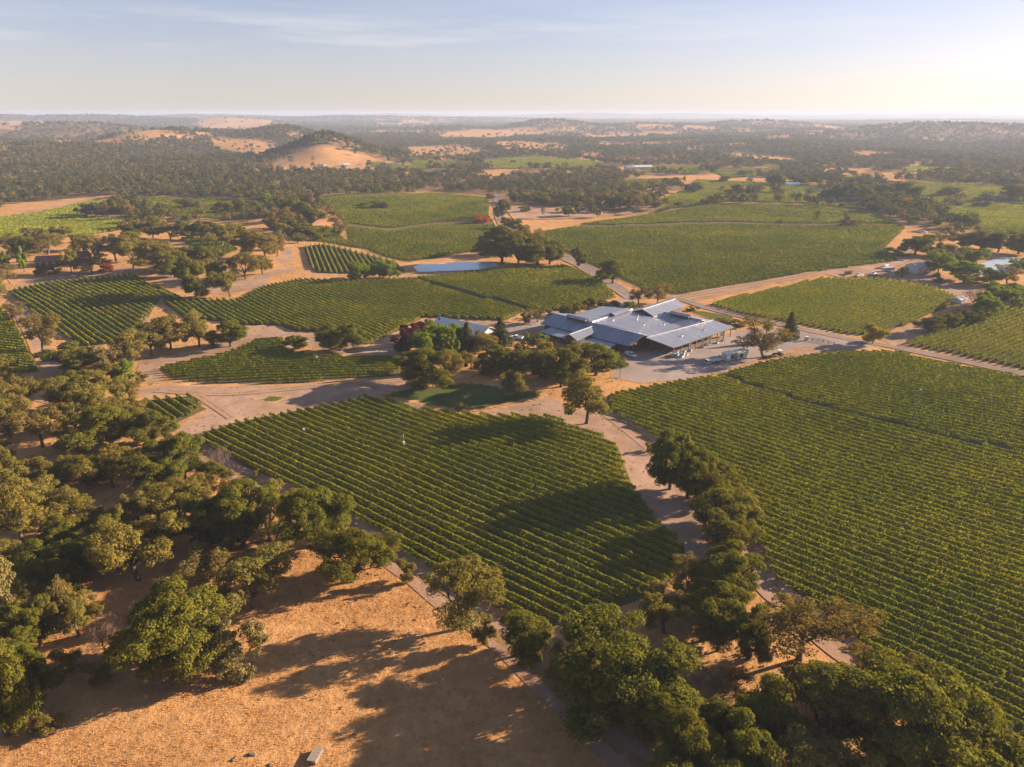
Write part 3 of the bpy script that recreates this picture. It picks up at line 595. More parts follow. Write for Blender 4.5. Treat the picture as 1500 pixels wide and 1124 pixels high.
def make_protos():
    rng = np.random.default_rng(3)
    for i in range(6):
        W, cs = crown(100 + i, nl=13 + i % 3 * 2, ns=13, nq=160, leaf=.0082, rough=.34, base=.07, lobe=(.11, .25)); proto('live', W, trunk_mb(cs, rng, .035, .18), ('live', 'bark'))
    for i in range(6):
        W, cs = crown(200 + i, nl=11 + i % 3 * 2, ns=11, nq=140, leaf=.0078, base=.18, lobe=(.10, .24), sub=(.05, .095), airy=.2, rough=.4); proto('olive', W, trunk_mb(cs, rng, .03, .24, rng.uniform(-.2, .2)), ('olive', 'bark'))
    for i in range(4):
        W, cs = crown(300 + i, nl=12, ns=9, nq=120, leaf=.0076, base=.24, lobe=(.14, .22), sub=(.045, .085), airy=.28, rough=.45); proto('brown', W, trunk_mb(cs, rng, .028, .28, rng.uniform(-.25, .25)), ('brown', 'bark'))
    for i in range(2):
        W, cs = crown(400 + i, nl=12, ns=12, nq=80, leaf=.0118, base=.10, lobe=(.17, .25)); tr = trunk_mb(cs, rng, .025, .2)
        proto('bright', W, tr, ('bright', 'bark')); proto('yellow', W, tr, ('yellow', 'bark')); proto('plum', W, tr, ('plum', 'bark')); proto('rust', W, tr, ('rust', 'bark'))
    for i in range(2):
        W, cs = crown(500 + i, nl=11, ns=10, nq=90, leaf=.0112, base=.04, lobe=(.16, .24), sub=(.05, .09), rough=.8, airy=.1); tr = trunk_mb(cs, rng, .016, .1)
        proto('grey', W, tr, ('grey', 'greybark')); proto('bush', W, tr, ('olive', 'bark'))
    for i in range(2):
        W, cs = crown(600 + i, nl=10, ns=9, nq=34, leaf=.022, base=.05, lobe=(.14, .2), sub=(.05, .09), taper=.55); proto('poplar', W, trunk_mb(cs, rng, .03, .12), ('bright', 'bark'))
        W = pine_crown(700 + i); b = MB().tube([(0, 0, -.02), (0, 0, .4), (0, 0, .94)], [.028, .02, .005], 7); proto('pine', W, b, ('pine', 'bark'))
    for i in range(2):
        b = bare_crown(800 + i); me = b.mesh('bare_crown'); t = MB().tube([(0, 0, -.03), (0, 0, .05), (.01, 0, .12)], [.03, .022, .012], 6)
        rngb = np.random.default_rng(i); e = ball(1500, rngb); e[:, 2] = np.abs(e[:, 2]); P = e * rngb.uniform(.25, .5, (1500, 1)) * [1, 1, 1.7] + [0, 0, .12]
        W = quads_at(P, e + rngb.normal(0, .8, (1500, 3)), .011 * rngb.uniform(.5, 1.2, 1500), rngb, .25)
        fv = np.array(b.v); V = np.concatenate([W, fv]); me = bpy.data.meshes.new('bare_crown')
        fs = [tuple(range(4 * k, 4 * k + 4)) for k in range(len(W) // 4)] + [tuple(len(W) + j for j in f) for f in b.f]
        me.from_pydata([tuple(v) for v in V], [], fs); me.update(); PROTO.setdefault('bare', []).append((me, t.mesh('bare_trunk'), ('twig', 'greybark')))
make_protos()
NAME = {'live': 'oak_tree', 'olive': 'oak_tree', 'brown': 'oak_tree', 'bright': 'broadleaf_tree', 'yellow': 'broadleaf_tree', 'grey': 'shrub', 'bush': 'shrub', 'bare': 'bare_shrub', 'pine': 'conifer_tree', 'poplar': 'poplar_tree', 'plum': 'plum_tree', 'rust': 'maple_tree'}
LOOK = {'live': 'dense dark green oak', 'olive': 'olive green oak', 'brown': 'thin brownish oak', 'bright': 'bright green tree', 'yellow': 'yellow green tree', 'grey': 'pale grey green bush', 'bush': 'rounded olive bush', 'bare': 'leafless grey bush', 'pine': 'dark pointed conifer', 'poplar': 'slim upright poplar', 'plum': 'dark purple tree', 'rust': 'rusty red tree'}
CATG = {'oak_tree': 'tree', 'broadleaf_tree': 'tree', 'shrub': 'bush', 'bare_shrub': 'bush', 'conifer_tree': 'conifer', 'poplar_tree': 'poplar', 'plum_tree': 'tree', 'maple_tree': 'tree'}
ORD = ['leftmost', 'second from left', 'third from left', 'fourth from left', 'fifth from left', 'sixth from left', 'seventh from left', 'eighth from left', 'ninth from left', 'tenth from left', 'eleventh from left', 'twelfth from left', 'thirteenth from left', 'fourteenth from left', 'fifteenth from left', 'sixteenth from left', 'seventeenth from left', 'eighteenth from left', 'nineteenth from left', 'twentieth from left', 'twenty-first from left', 'twenty-second from left', 'twenty-third from left', 'twenty-fourth from left']
K = {'l': 'live', 'o': 'olive', 'b': 'brown', 'g': 'bright', 'y': 'grey', 's': 'bush', 'n': 'bare', 'p': 'pine', 'c': 'poplar', 'u': 'plum', 'r': 'rust', 'w': 'yellow'}
#  clusters of trees: phrase -> base x, base y, width, height (photo pixels), kind
TREES = {
 'at the edge of the dry slope corner': '10,1078,85,145,l 60,1024,58,84,l 14,938,78,112,y 60,948,58,80,l 90,926,48,74,b 116,932,52,68,o 160,962,50,74,n 208,982,56,70,n 235,1014,46,30,n 78,1062,46,24,n 40,900,50,60,o 110,905,40,36,n 140,905,36,30,o 100,985,40,34,s 30,985,50,60,l 60,1078,44,36,s 150,1000,40,30,s 185,960,36,36,o 12,860,60,60,o',
 'standing on the open dry slope': '272,980,128,138,l 350,986,66,74,y 309,964,46,40,s 262,986,40,34,l 230,960,40,40,s 369,894,96,88,o 302,852,78,58,b 240,870,34,26,n',
 'in the grove above the dry slope': '203,850,110,104,o 206,775,52,56,o 85,858,84,64,l 20,838,50,46,o 32,798,84,98,o 70,774,64,74,o 118,770,58,60,o 95,802,54,50,l 130,830,44,44,l 172,812,50,56,l 55,840,40,34,o 232,800,48,50,o 150,780,44,44,o',
 'in the oak belt behind the grove': '272,706,62,66,l 225,717,72,66,l 165,714,76,64,o 128,712,52,46,l 88,717,44,38,l 105,692,38,32,o 312,708,44,34,l 322,694,38,56,n 284,662,30,22,s 265,777,72,76,o 310,757,54,54,b 300,802,74,72,l 357,799,82,92,l 395,792,64,84,o 462,800,92,86,l 232,752,50,44,o 20,720,56,58,o 52,706,44,40,o 265,735,44,40,o 330,775,50,48,o 425,770,50,54,o 8,690,44,46,o 120,675,34,28,s',
 'on the slope beside the vine track': '515,852,88,82,l 555,830,44,56,o 598,854,27,36,s 677,920,96,104,o 708,944,32,42,s 763,959,72,66,l 376,700,12,13,s',
 'in the big grove left of the tiny vine block': '88,602,48,52,o 150,614,78,70,o 30,614,64,62,o 63,656,64,72,b 110,636,52,50,o 165,657,80,66,l 225,650,54,50,l 15,642,52,60,o 12,590,40,44,b 125,600,44,42,l 196,618,42,42,o 190,585,36,34,o 205,625,38,34,o 100,660,36,30,s 245,652,30,26,s 110,575,40,32,l 5,560,44,36,o',
 'beside the leftmost vine block': '108,546,62,44,l 160,549,37,44,y 184,559,34,30,g 168,560,30,28,s 63,518,44,64,b 25,472,32,30,b 45,478,30,28,n 195,536,52,55,o 222,521,46,52,o 250,513,43,53,o 292,509,50,57,o 338,508,44,38,l 312,506,14,16,s 208,560,16,16,s',
 'on the dirt above the short vine block': '433,512,25,21,l 499,514,57,43,l',
 'around the red roofed house': '36,399,18,44,c 11,399,14,36,c 15,416,24,30,b 3,436,20,32,o 70,373,50,30,o 35,376,30,30,l 105,401,27,40,o 135,400,36,26,o 157,400,17,16,r 64,403,18,15,l 79,402,18,14,s 113,380,17,38,p 140,384,38,46,o 170,383,38,44,o 196,381,36,42,o 125,366,26,26,o 15,370,36,26,o 48,352,26,18,l 90,350,28,20,o',
 'in the oak clump above the vines': '196,394,34,46,o 235,399,52,48,o 288,434,52,53,l 257,407,42,42,l 315,409,41,34,o 360,409,43,40,o 385,402,30,30,o 337,435,32,40,o 318,410,16,22,o 270,392,40,34,o 305,392,36,30,l',
 'in the belt left of the fan shaped block': '360,376,46,42,o 390,380,46,40,o 406,376,26,32,b 411,366,14,17,r 200,351,30,26,l 225,349,32,28,l 250,351,30,26,o 275,351,30,26,l 297,350,30,26,l 325,361,40,36,o 345,352,28,24,l',
 'scattered over the far left vineyards': '125,317,20,18,l 141,318,18,14,l 157,317,25,22,b 178,319,25,32,l 194,323,17,26,b 213,304,15,11,l 215,317,20,14,l 275,306,23,16,l 323,313,22,16,l 352,312,20,22,l',
 'in the thicket between two far vineyards': '388,306,22,22,g 412,301,20,17,g 400,336,30,32,b 425,316,30,26,l 446,320,28,24,l 430,334,34,28,b 456,332,30,26,l 414,350,24,24,o 440,345,30,18,l 476,342,13,11,b 487,320,18,15,b 494,332,24,18,b 497,349,26,25,b 462,318,22,18,b 405,340,26,22,o 420,342,26,24,l 436,356,20,16,o 448,346,26,18,l 468,352,14,10,s 412,325,22,18,b 375,318,22,16,l',
 'on the far vineyard rise': '532,304,16,7,l 557,307,26,13,l 544,284,11,16,c 556,284,11,16,c 736,321,17,29,l 705,328,22,13,r 742,339,19,19,l 755,338,17,18,l 766,350,20,22,o 770,311,14,9,l 833,317,16,16,l 848,311,15,14,l 868,312,12,12,l 907,307,22,20,l 923,307,10,15,l 938,305,18,20,b 948,303,12,20,b 816,312,6,8,b 788,299,20,17,l 804,302,18,16,o 826,300,22,18,l 846,299,20,17,l 862,303,18,15,o 880,301,22,18,b 895,304,18,16,l 914,300,22,18,l 931,296,20,18,o 770,298,18,16,o 752,296,16,15,l',
 'by the pond': '735,387,54,54,l 760,389,42,46,l 787,389,54,46,l 805,387,36,40,l 775,372,40,34,b 720,372,28,30,l 527,411,27,30,g 556,408,28,27,g 571,408,26,26,g 847,391,19,29,l 897,416,38,34,l',
 'behind the winery': '935,446,28,27,b 963,446,36,30,b 787,472,26,24,b 772,475,16,18,s 806,464,19,16,b 829,462,17,15,l 842,462,11,13,s 849,459,15,14,b 865,451,14,15,l 884,451,20,11,l 900,451,13,11,l 920,455,16,13,g 876,464,19,15,g 1062,474,26,8,s 1085,478,24,9,s 1015,455,16,6,s',
 'in the garden around the tasting room': '592,517,24,30,u 605,506,28,32,u 618,492,24,24,u 625,519,44,42,g 650,520,42,42,g 670,508,34,36,g 700,513,30,32,o 664,542,22,68,c 644,486,9,24,p 684,518,30,50,p 733,506,36,44,p 713,522,36,32,o 724,509,17,22,r 622,565,66,54,l 653,566,42,54,o 755,582,40,42,o 676,602,17,14,s 715,546,36,32,l 740,547,38,34,l 765,550,40,36,l 792,552,38,38,l 773,511,12,25,c 781,511,11,22,c 792,509,18,22,g 762,516,24,16,s 690,540,30,26,o 708,550,22,20,s 636,500,30,30,g',
 'in front of the winery': '805,534,38,38,o 822,567,52,62,l 873,550,66,48,l 897,541,18,26,g 848,534,36,34,o 859,621,68,80,o 1118,524,64,54,b 1155,497,25,43,p 1278,504,28,30,w',
 'in the oak row beside the lane': '981,717,62,94,l 1006,729,58,80,l 1032,733,64,58,l 1078,762,54,52,o 1050,794,92,68,l 1057,800,34,26,y 951,662,12,15,s 956,666,10,12,n',
 'in the tree belt below the lane': '1068,874,84,84,l 1010,867,52,48,b 1087,887,32,28,o 1037,905,66,48,l 972,927,78,68,o 1042,935,76,76,l 1096,967,52,82,l 1050,954,52,48,b 905,1042,165,126,l 838,1004,72,74,o 900,1052,64,46,l 1046,1026,56,44,n 1170,967,126,106,b',
 'beside the bottom corner of the big right block': '1260,1000,50,56,b 1312,1020,68,66,b 1293,1024,46,32,w 1195,1078,122,112,l 1365,1155,196,142,l 1425,1095,76,74,l 1490,1140,78,74,l 1240,1060,70,54,l 1465,1105,40,46,o',
 'in the dark thicket at the bottom': '1185,1185,140,112,o 975,1097,82,86,l 1036,1094,78,74,l 1090,1100,78,82,l 1010,1168,94,106,l 1082,1172,96,110,l 1125,1096,62,78,l 940,1060,60,50,l 985,1030,50,44,n 1020,1000,60,40,n 1065,1010,50,38,b 1150,1110,70,60,l 1290,1175,90,90,l',
 'scattered over the far right vineyards': '1015,283,22,16,l 1081,285,18,14,l 1098,286,14,15,l 1109,286,13,15,b 1132,271,20,18,l 1147,271,18,13,g 1061,267,13,9,l 1088,258,15,8,l 1165,267,18,12,l 1180,267,18,12,l 1198,266,18,12,l 1215,266,18,14,l 1228,264,14,11,l 1388,287,24,14,l 1485,291,34,19,l 1247,331,34,10,y 1406,303,13,8,l 1432,304,12,8,l 1445,304,14,8,l',
 'in the far tree line by the farmhouse': '1210,292,18,14,l 1222,293,18,15,l 1235,292,26,24,l 1262,294,26,22,l 1290,292,26,22,l 1310,297,22,18,l 1330,292,36,26,l 1316,302,20,16,b 1334,310,24,20,b 1351,311,18,14,l 1376,317,22,15,l 1358,321,20,12,b 1250,276,12,14,l 1300,282,22,14,l',
 'around the glinting pond': '1337,328,15,14,g 1372,331,16,12,l 1385,346,18,16,o 1376,356,16,14,o 1408,333,24,24,g 1422,334,17,16,g 1340,374,38,30,l 1360,373,32,28,l 1385,375,28,20,o 1374,400,38,36,g 1412,414,46,30,g 1406,390,28,18,o 1425,387,30,26,g 1410,364,32,22,l 1436,366,34,26,l 1462,370,34,28,l 1492,372,38,32,l 1450,416,28,24,g 1476,418,36,28,b 1494,397,26,20,g 1320,406,13,16,w 1372,413,18,12,s 1243,402,12,6,s 1310,374,26,10,s 1393,352,16,12,l',
 'in the clump above the wedge block': '1425,445,32,34,n 1457,449,46,36,g 1482,447,34,32,g 1444,464,38,36,g 1361,487,34,24,l 1395,480,32,22,l 1416,474,34,20,l 1382,474,24,16,l 1430,470,24,16,l 1496,440,22,22,g',
}
def plant_trees():
    rng = random.Random(4); cnt = 0
    for where, data in TREES.items():
        rows = []
        for e in data.split():
            x, y, wd, ht, k = e.split(','); rows.append((float(x), float(y), float(wd), float(ht), K[k]))
        gp = G([(r[0], r[1]) for r in rows])
        byk = {}
        for i in sorted(range(len(rows)), key=lambda i: rows[i][0]): byk.setdefault(rows[i][4], []).append(i)
        for i, (x, y, wd, ht, kind) in enumerate(rows):
            p = gp[i]; mpp = math.hypot(p[1], CAM_H - p[2]) / FPX * (1.0 / math.cos(math.atan((y - 562) / FPX)) ** 0)
            width = wd * p[1] / (FPX * math.cos(PITCH) - (y - 562) * math.sin(PITCH)) * 1.16
            hgt = max(.8, ztop(p, y - ht)) * 1.0
            hgt = min(max(hgt - .12 * width * max(0.0, (y - 300) / 800), hgt * .7), 30)
            cm, tm, mats = rng.choice(PROTO[kind])
            root = empty(NAME[kind], (p[0], p[1], p[2] - .05), rng.uniform(0, 6.28)); sx = rng.uniform(.86, 1.16); root.scale = (width * sx, width * (2.0 - sx), hgt)
            link('trunk', tm, M[mats[1]] if not tm.materials else None, root)
            cme = cm
            link('crown', cme, M[mats[0]] if not cme.materials else None, root)
            idx = byk[kind].index(i); n = len(byk[kind])
            lab = (LOOK[kind] + ' ' + where) if n == 1 else ORD[idx].replace(' ', '-') + ' ' + LOOK[kind] + ' ' + where
            tag(root, lab, CATG[NAME[kind]], 'trees ' + where); cnt += 1
    print('TREES', cnt)
plant_trees()

# far woods: too many to count, one mesh of leaf clumps
def woodland():
    rng = np.random.default_rng(9); N = 160000
    d = np.sqrt(rng.uniform(590 ** 2, 9500 ** 2, N * 2)); keep = rng.random(len(d)) < np.where(d < 2600, 1.0, np.where(d < 4200, .55, .30)); d = d[keep]
    a = rng.uniform(R(-43), R(43), len(d)); x = d * np.sin(a); y = d * np.cos(a)
    # extra samples close by, where single crowns still show
    d2 = np.sqrt(rng.uniform(590 ** 2, 2600 ** 2, 60000)); a2 = rng.uniform(R(-43), R(43), 60000)
    x = np.concatenate([x, d2 * np.sin(a2)]); y = np.concatenate([y, d2 * np.cos(a2)])
    f = forest(x, y); k = rng.random(len(x)) < f * .72 + .004 * (np.hypot(x, y) > 900); x, y = x[k], y[k]; d = np.hypot(x, y)
    # stray trees never in open vineyards
    z = H(x, y); n = len(x); print('WOOD trees', n)
    Wd = rng.uniform(6, 12.5, n) * np.where(d > 2600, 1.5, 1.0) * np.where(d > 4200, 1.5, 1.0); Ht = rng.uniform(6, 12, n) * np.where(d > 2600, 1.15, 1.0)
    Q = []; TT = []; tt = np.clip(rng.random(n) ** 1.6 + .25 * noise(x / 130, y / 130, 44), 0, 1)
    for lo, hi, m in ((0, 1100, 150), (1100, 1700, 56), (1700, 2600, 26), (2600, 4200, 20), (4200, 20000, 14)):
        s = (d >= lo) & (d < hi); c = int(s.sum())
        if not c: continue
        lob = ball(c * 5, rng).reshape(c, 5, 3) * [.24, .24, .2] + [0, 0, .58]
        pick = rng.integers(0, 5, (c, m)); cen = np.take_along_axis(lob, pick[..., None], 1)
        e = ball(c * m, rng).reshape(c, m, 3); e[..., 2] = np.where(e[..., 2] < -.3, -e[..., 2], e[..., 2])
        P = cen + e * [.27, .27, .26]; S = np.stack([Wd[s], Wd[s], Ht[s]], 1)[:, None, :]
        P = P * S + np.stack([x[s], y[s], z[s]], 1)[:, None, :]
        hs = np.repeat(Wd[s], m) * math.sqrt(1.5 / m) * rng.uniform(.5, 1.0, c * m) * .62
        TT.append(np.repeat(tt[s], m * 4)); Q.append(quads_at(P.reshape(-1, 3), e.reshape(-1, 3) + rng.normal(0, .4, (c * m, 3)), hs, rng))
    W = np.concatenate(Q); print('WOOD quads', len(W) // 4)
    m = leaf_mat('far wood leaves', (.060, .070, .028), var=(.75, 1.3), tint='tint')
    tag(link('woodland', np_mesh('woodland', W, np.arange(len(W)).reshape(-1, 4), {'tint': np.concatenate(TT)}), m), 'far off oak woods covering the hills', 'woods', kind='stuff')
woodland()

# dry grass tufts on the near slope
def dry_grass():
    rng = np.random.default_rng(2); P = [tuple(p) for p in G([(-80, 1140), (-80, 900), (130, 850), (330, 800), (560, 815), (720, 925), (880, 1070), (960, 1140)])]
    X = np.array(P); n = 260000; x = rng.uniform(X[:, 0].min(), X[:, 0].max(), n); y = rng.uniform(X[:, 1].min(), X[:, 1].max(), n)
    k = inside(P, x, y) & (rng.random(n) < .5 + .8 * noise(x / 1.6, y / 1.6, 41) + .3 * noise(x / 9, y / 9, 42)); x, y = x[k], y[k]; n = len(x)
    C = np.stack([x, y, H(x, y)], 1); a = rng.uniform(0, 6.28, n); wd = rng.uniform(.015, .045, n)[:, None]; h = rng.uniform(.05, .19, n)
    t = np.stack([np.cos(a), np.sin(a), 0 * a], 1) * wd; up = np.stack([rng.normal(0, .06, n), rng.normal(0, .06, n), h], 1)
    W = np.stack([C - t, C + t, C + t * .9 + up, C - t * .9 + up], 1).reshape(-1, 3)
    tag(link('dry_grass', np_mesh('dry_grass', W, np.arange(len(W)).reshape(-1, 4)), M['straw']), 'tufts of dry golden grass on the near slope', 'grass', kind='stuff')
dry_grass()

# weeds and tussocks over the bare ground and along the tracks
def weeds():
    rng = np.random.default_rng(6); n = 90000; x = rng.uniform(-330, 200, n); y = rng.uniform(84, 440, n)
    f = .30 + .9 * noise(x / 7, y / 7, 61) + .6 * noise(x / 28, y / 28, 62); k = rng.random(n) < f * .55
    x, y = x[k], y[k]; ok = np.ones(len(x), bool)
    for P in list(FP.values()): ok &= ~inside(P, x, y)
    for px in ([(893, 553), (905, 527), (930, 516), (990, 512), (1040, 497), (1085, 484), (1140, 480), (1170, 478), (1230, 494), (1300, 508), (1240, 512), (1130, 520), (1062, 545), (1000, 557)], [(780, 440), (960, 430), (1090, 470), (1080, 500), (900, 530), (780, 500)], [(540, 582), (600, 567), (690, 558), (808, 570), (695, 603), (605, 590)], [(600, 380), (740, 380), (740, 402), (600, 404)], [(930, 430), (1500, 540), (1500, 556), (930, 445)]):
        ok &= ~inside([tuple(p) for p in G(px)], x, y)
    x, y = x[ok], y[ok]; n = len(x); m = 4; C = np.repeat(np.stack([x, y, H(x, y)], 1), m, 0); s = np.repeat(rng.uniform(.10, .34, n), m); e = ball(n * m, rng); e[:, 2] = np.abs(e[:, 2])
    P = C + e * s[:, None] * [1, 1, .7]; W = quads_at(P, e + rng.normal(0, .4, (n * m, 3)), s * .5, rng)
    m_ = leaf_mat('weeds', (.21, .155, .060), var=(.6, 1.4), trans=.2)
    tag(link('weeds', np_mesh('weeds', W, np.arange(len(W)).reshape(-1, 4)), m_), 'dry weeds and tussocks along the tracks', 'weeds', kind='stuff')
weeds()

# ------------------------------------------------------------------ the winery
def winery():
    ang = R(-44); o = (12.6, 283.1, 0.0)
    root = tag(empty('winery_building', o, ang), 'sprawling dark timber winery under grey metal gable roofs beside the gravel yard', 'winery')
    roof = lambda *qs, mt='roof': [MB().slab(q, .22).build('roof', M[mt], root) for q in qs]
    ridge = lambda a, b: MB().tube([(a[0], a[1], a[2] + .05), (b[0], b[1], b[2] + .05)], .16, 6).build('ridge_cap', M['steel'], root)
    gutter = lambda a, b: MB().tube([a, b], .12, 6).build('gutter', M['dark'], root)
    ridge((-.2, 6.8, 6.6), (45.2, 6.8, 6.6)); ridge((33, 39, 7.05), (51, 39, 7.05)); ridge((20, 7.2, 6.82), (20, 35, 6.82)); ridge((26.9, 32.6, 8.35), (26.9, 57.6, 8.35)); ridge((46.6, 6.2, 6.15), (51.8, 46.4, 5.85)); ridge((22.2, -9.4, 5.62), (22.2, 5.2, 5.95))
    gutter((-.5, -.8, 3.5), (43, -.8, 3.5)); gutter((57.3, 8.4, 3.85), (60.3, 48.8, 3.85))
    for vx, vy, vz in ((30, 24, 6.4), (36, 20, 6.0), (27, 29, 6.55), (41, 27, 5.75), (10, 3.2, 5.3), (33, 3.4, 5.4), (53.5, 20, 5.05), (55, 34, 4.8), (24, 16, 6.7)):
        v = MB().tube([(vx, vy, vz - .4), (vx, vy, vz + .55)], .22, 8).build('roof_vent', M['steel'], root); MB().tube([(vx, vy, vz + .55), (vx, vy, vz + .68)], .36, 8).build('vent_cap', M['dark'], v)
    def wall(name, prof, x0, x1): return MB().prism(prof, x0, x1).build(name, M['darkwood'], root)
    # long left wing with its ridge along x
    wl_ = wall('wing_wall', [(.5, -1.2), (17.6, -1.2), (17.6, 3.9), (6.8, 6.25), (.5, 3.65)], .8, 42.4)
    roof([(-.5, -.7, 3.62), (43.0, -.7, 3.62), (45.2, 6.8, 6.60), (-.2, 6.8, 6.60)], [(-.2, 6.8, 6.60), (45.2, 6.8, 6.60), (45.6, 18.3, 4.15), (-.4, 18.3, 4.15)])
    for a, b in ((5.4, 19), (25, 38.2)):
        lt = MB().slab([(a, -7.4, 2.75), (b, -7.4, 2.75), (b, .2, 3.45), (a, .2, 3.45)], .18).build('porch_roof', M['roof'], root)
        MB().box(a + .8, b - .8, -3.2, .4, -1.2, 2.9).build('porch_wall', M['darkwood'], root)
        for k in range(5):
            x = a + .4 + (b - a - .8) * k / 4; MB().box(x - .12, x + .12, -7.1, -6.86, -1.2, 2.7).build('porch_post', M['trim'], root)
        for k in range(4):
            x = a + 2 + (b - a - 4) * k / 3; MB().box(x - .7, x + .7, -3.26, -3.18, .7, 2.2).build('window', M['glass'], root)
    # cross gable entrance
    MB().add([(19.4, -8.4, -1.2), (25.0, -8.4, -1.2), (25.0, -8.4, 4.2), (22.2, -8.4, 5.3), (19.4, -8.4, 4.2), (19.4, 3, -1.2), (25.0, 3, -1.2), (25.0, 3, 4.2), (22.2, 3, 5.3), (19.4, 3, 4.2)],
             [(0, 1, 2, 3, 4), (9, 8, 7, 6, 5), (0, 5, 6, 1), (1, 6, 7, 2), (2, 7, 8, 3), (3, 8, 9, 4), (4, 9, 5, 0)]).build('entrance_wall', M['darkwood'], root)
    roof([(18.8, -9.4, 4.15), (22.2, -9.4, 5.62), (22.2, 5.2, 5.95), (18.8, 4, 4.9)], [(22.2, -9.4, 5.62), (25.8, -9.4, 4.05), (25.8, 3.6, 4.9), (22.2, 5.2, 5.95)])
    MB().box(20.6, 23.8, -8.5, -8.38, -1.2, 2.6).build('entrance_door', M['glass'], root)
    # roof monitors (clerestory boxes), each with louvred sides and its own little roof
    def monitor(x, y, z, ln, along_x=True):
        hx, hy = (ln / 2, 1.2) if along_x else (1.2, ln / 2)
        b = MB().box(x - hx, x + hx, y - hy, y + hy, z - 1.2, z + .75).build('roof_monitor', M['darkwood'], root)
        q = 1.75
        m = MB()
        if along_x:
            m.slab([(x - hx - .4, y - q, z + .72), (x + hx + .4, y - q, z + .72), (x + hx + .4, y, z + 1.25), (x - hx - .4, y, z + 1.25)], .14)
            m.slab([(x - hx - .4, y, z + 1.25), (x + hx + .4, y, z + 1.25), (x + hx + .4, y + q, z + .72), (x - hx - .4, y + q, z + .72)], .14)
            g = MB().box(x - hx + .4, x + hx - .4, y - hy - .04, y - hy - .01, z - .1, z + .6)
        else:
            m.slab([(x - q, y - hy - .4, z + .72), (x, y - hy - .4, z + 1.25), (x, y + hy + .4, z + 1.25), (x - q, y + hy + .4, z + .72)], .14)
            m.slab([(x, y - hy - .4, z + 1.25), (x + q, y - hy - .4, z + .72), (x + q, y + hy + .4, z + .72), (x, y + hy + .4, z + 1.25)], .14)
            g = MB().box(x - hx - .04, x - hx - .01, y - hy + .4, y + hy - .4, z - .1, z + .6)
        m.build('monitor_roof', M['roof'], b); g.build('monitor_louvre', M['dark'], b)
    monitor(13.0, 6.8, 6.6, 9.5); monitor(20.2, 25.5, 6.8, 11, False); monitor(41, 39, 7.0, 8.5)
    # middle hall
    MB().box(4.4, 46.4, 17.7, 34.6, -1.2, 4.6).build('hall_wall', M['darkwood'], root)
    roof([(20.0, 6.85, 6.82), (46.4, 13.7, 5.16), (47.2, 35, 5.16), (20.0, 35, 6.82)], [(4.0, 13.9, 5.1), (20.0, 6.85, 6.82), (20.0, 35, 6.82), (4.0, 35, 5.1)], mt='roof_side')
    # right gable
    wall('gable_wall', [(31.5, -1.2), (48.6, -1.2), (48.6, 4.7), (39, 6.75), (31.5, 5.1)], 34, 49.4)
    roof([(33.0, 30.6, 5.05), (49.8, 30.6, 5.05), (51.0, 39, 7.05), (33, 39, 7.05)], [(33, 39, 7.05), (51.0, 39, 7.05), (51.2, 49.2, 4.75), (33, 49.2, 4.75)])
    # back hall, ridge along y
    MB().add([(21.6, 34, -1.2), (31.4, 34, -1.2), (31.4, 34, 6.3), (26.9, 34, 8.0), (21.6, 34, 6.4), (21.6, 56.5, -1.2), (31.4, 56.5, -1.2), (31.4, 56.5, 6.3), (26.9, 56.5, 8.0), (21.6, 56.5, 6.4)],
             [(0, 1, 2, 3, 4), (9, 8, 7, 6, 5), (0, 5, 6, 1), (1, 6, 7, 2), (2, 7, 8, 3), (3, 8, 9, 4), (4, 9, 5, 0)]).build('back_hall_wall', M['trim'], root)
    roof([(20.4, 32.6, 6.25), (26.9, 32.6, 8.35), (26.9, 57.6, 8.35), (20.4, 57.6, 6.25)], [(26.9, 32.6, 8.35), (32.4, 32.6, 6.25), (32.4, 57.6, 6.25), (26.9, 57.6, 8.35)], mt='roof_side')
    # open crush shed on the right
    roof([(46.6, 6.2, 6.15), (57.2, 8.4, 4.0), (60.2, 48.8, 4.0), (51.8, 46.4, 5.85)], mt='roof_side')
    MB().box(46.8, 47.2, 8, 44, -1.2, 5.4).build('shed_wall', M['darkwood'], root)
    for k in range(9):
        y = 9.6 + 4.75 * k; x = 56.6 + 2.9 * k / 8; MB().box(x - .16, x + .16, y - .16, y + .16, -1.2, 3.95).build('shed_post', M['trim'], root)
    # gable end openings
    MB().box(42.38, 42.5, 9.4, 13.2, -1, 3.1).build('wing_door', M['dark'], root); MB().box(42.38, 42.48, 2.2, 5.2, .2, 2.6).build('window', M['glass'], root)
    for k in range(6): MB().box(42.4, 42.62, 1.4 + 2.9 * k, 1.62 + 2.9 * k, -1.2, 4.0).build('wall_batten', M['trim'], root)
    def loc(sx, ty, z=0.0):
        c, sn = math.cos(ang), math.sin(ang); x = o[0] + sx * c - ty * sn; y = o[1] + sx * sn + ty * c
        return Vector((x, y, float(H(x, y)) + z))
    return loc, ang
WLOC, WANG = winery()

def copy_tree(o, parent=None):
    c = o.copy(); COL.objects.link(c); c.parent = parent
    for ch in [q for q in bpy.data.objects if q.parent == o]: copy_tree(ch, c)
    return c
def put(o, px=None, rz=None, label=None, group=None, p=None, dz=0.0):
    if p is None: p = G([px])[0]
    o.location = (p[0], p[1], p[2] + dz)
    if rz is not None: o.rotation_euler = (0, 0, rz)
    if label: o['label'] = label
    if group: o['group'] = group
    return o
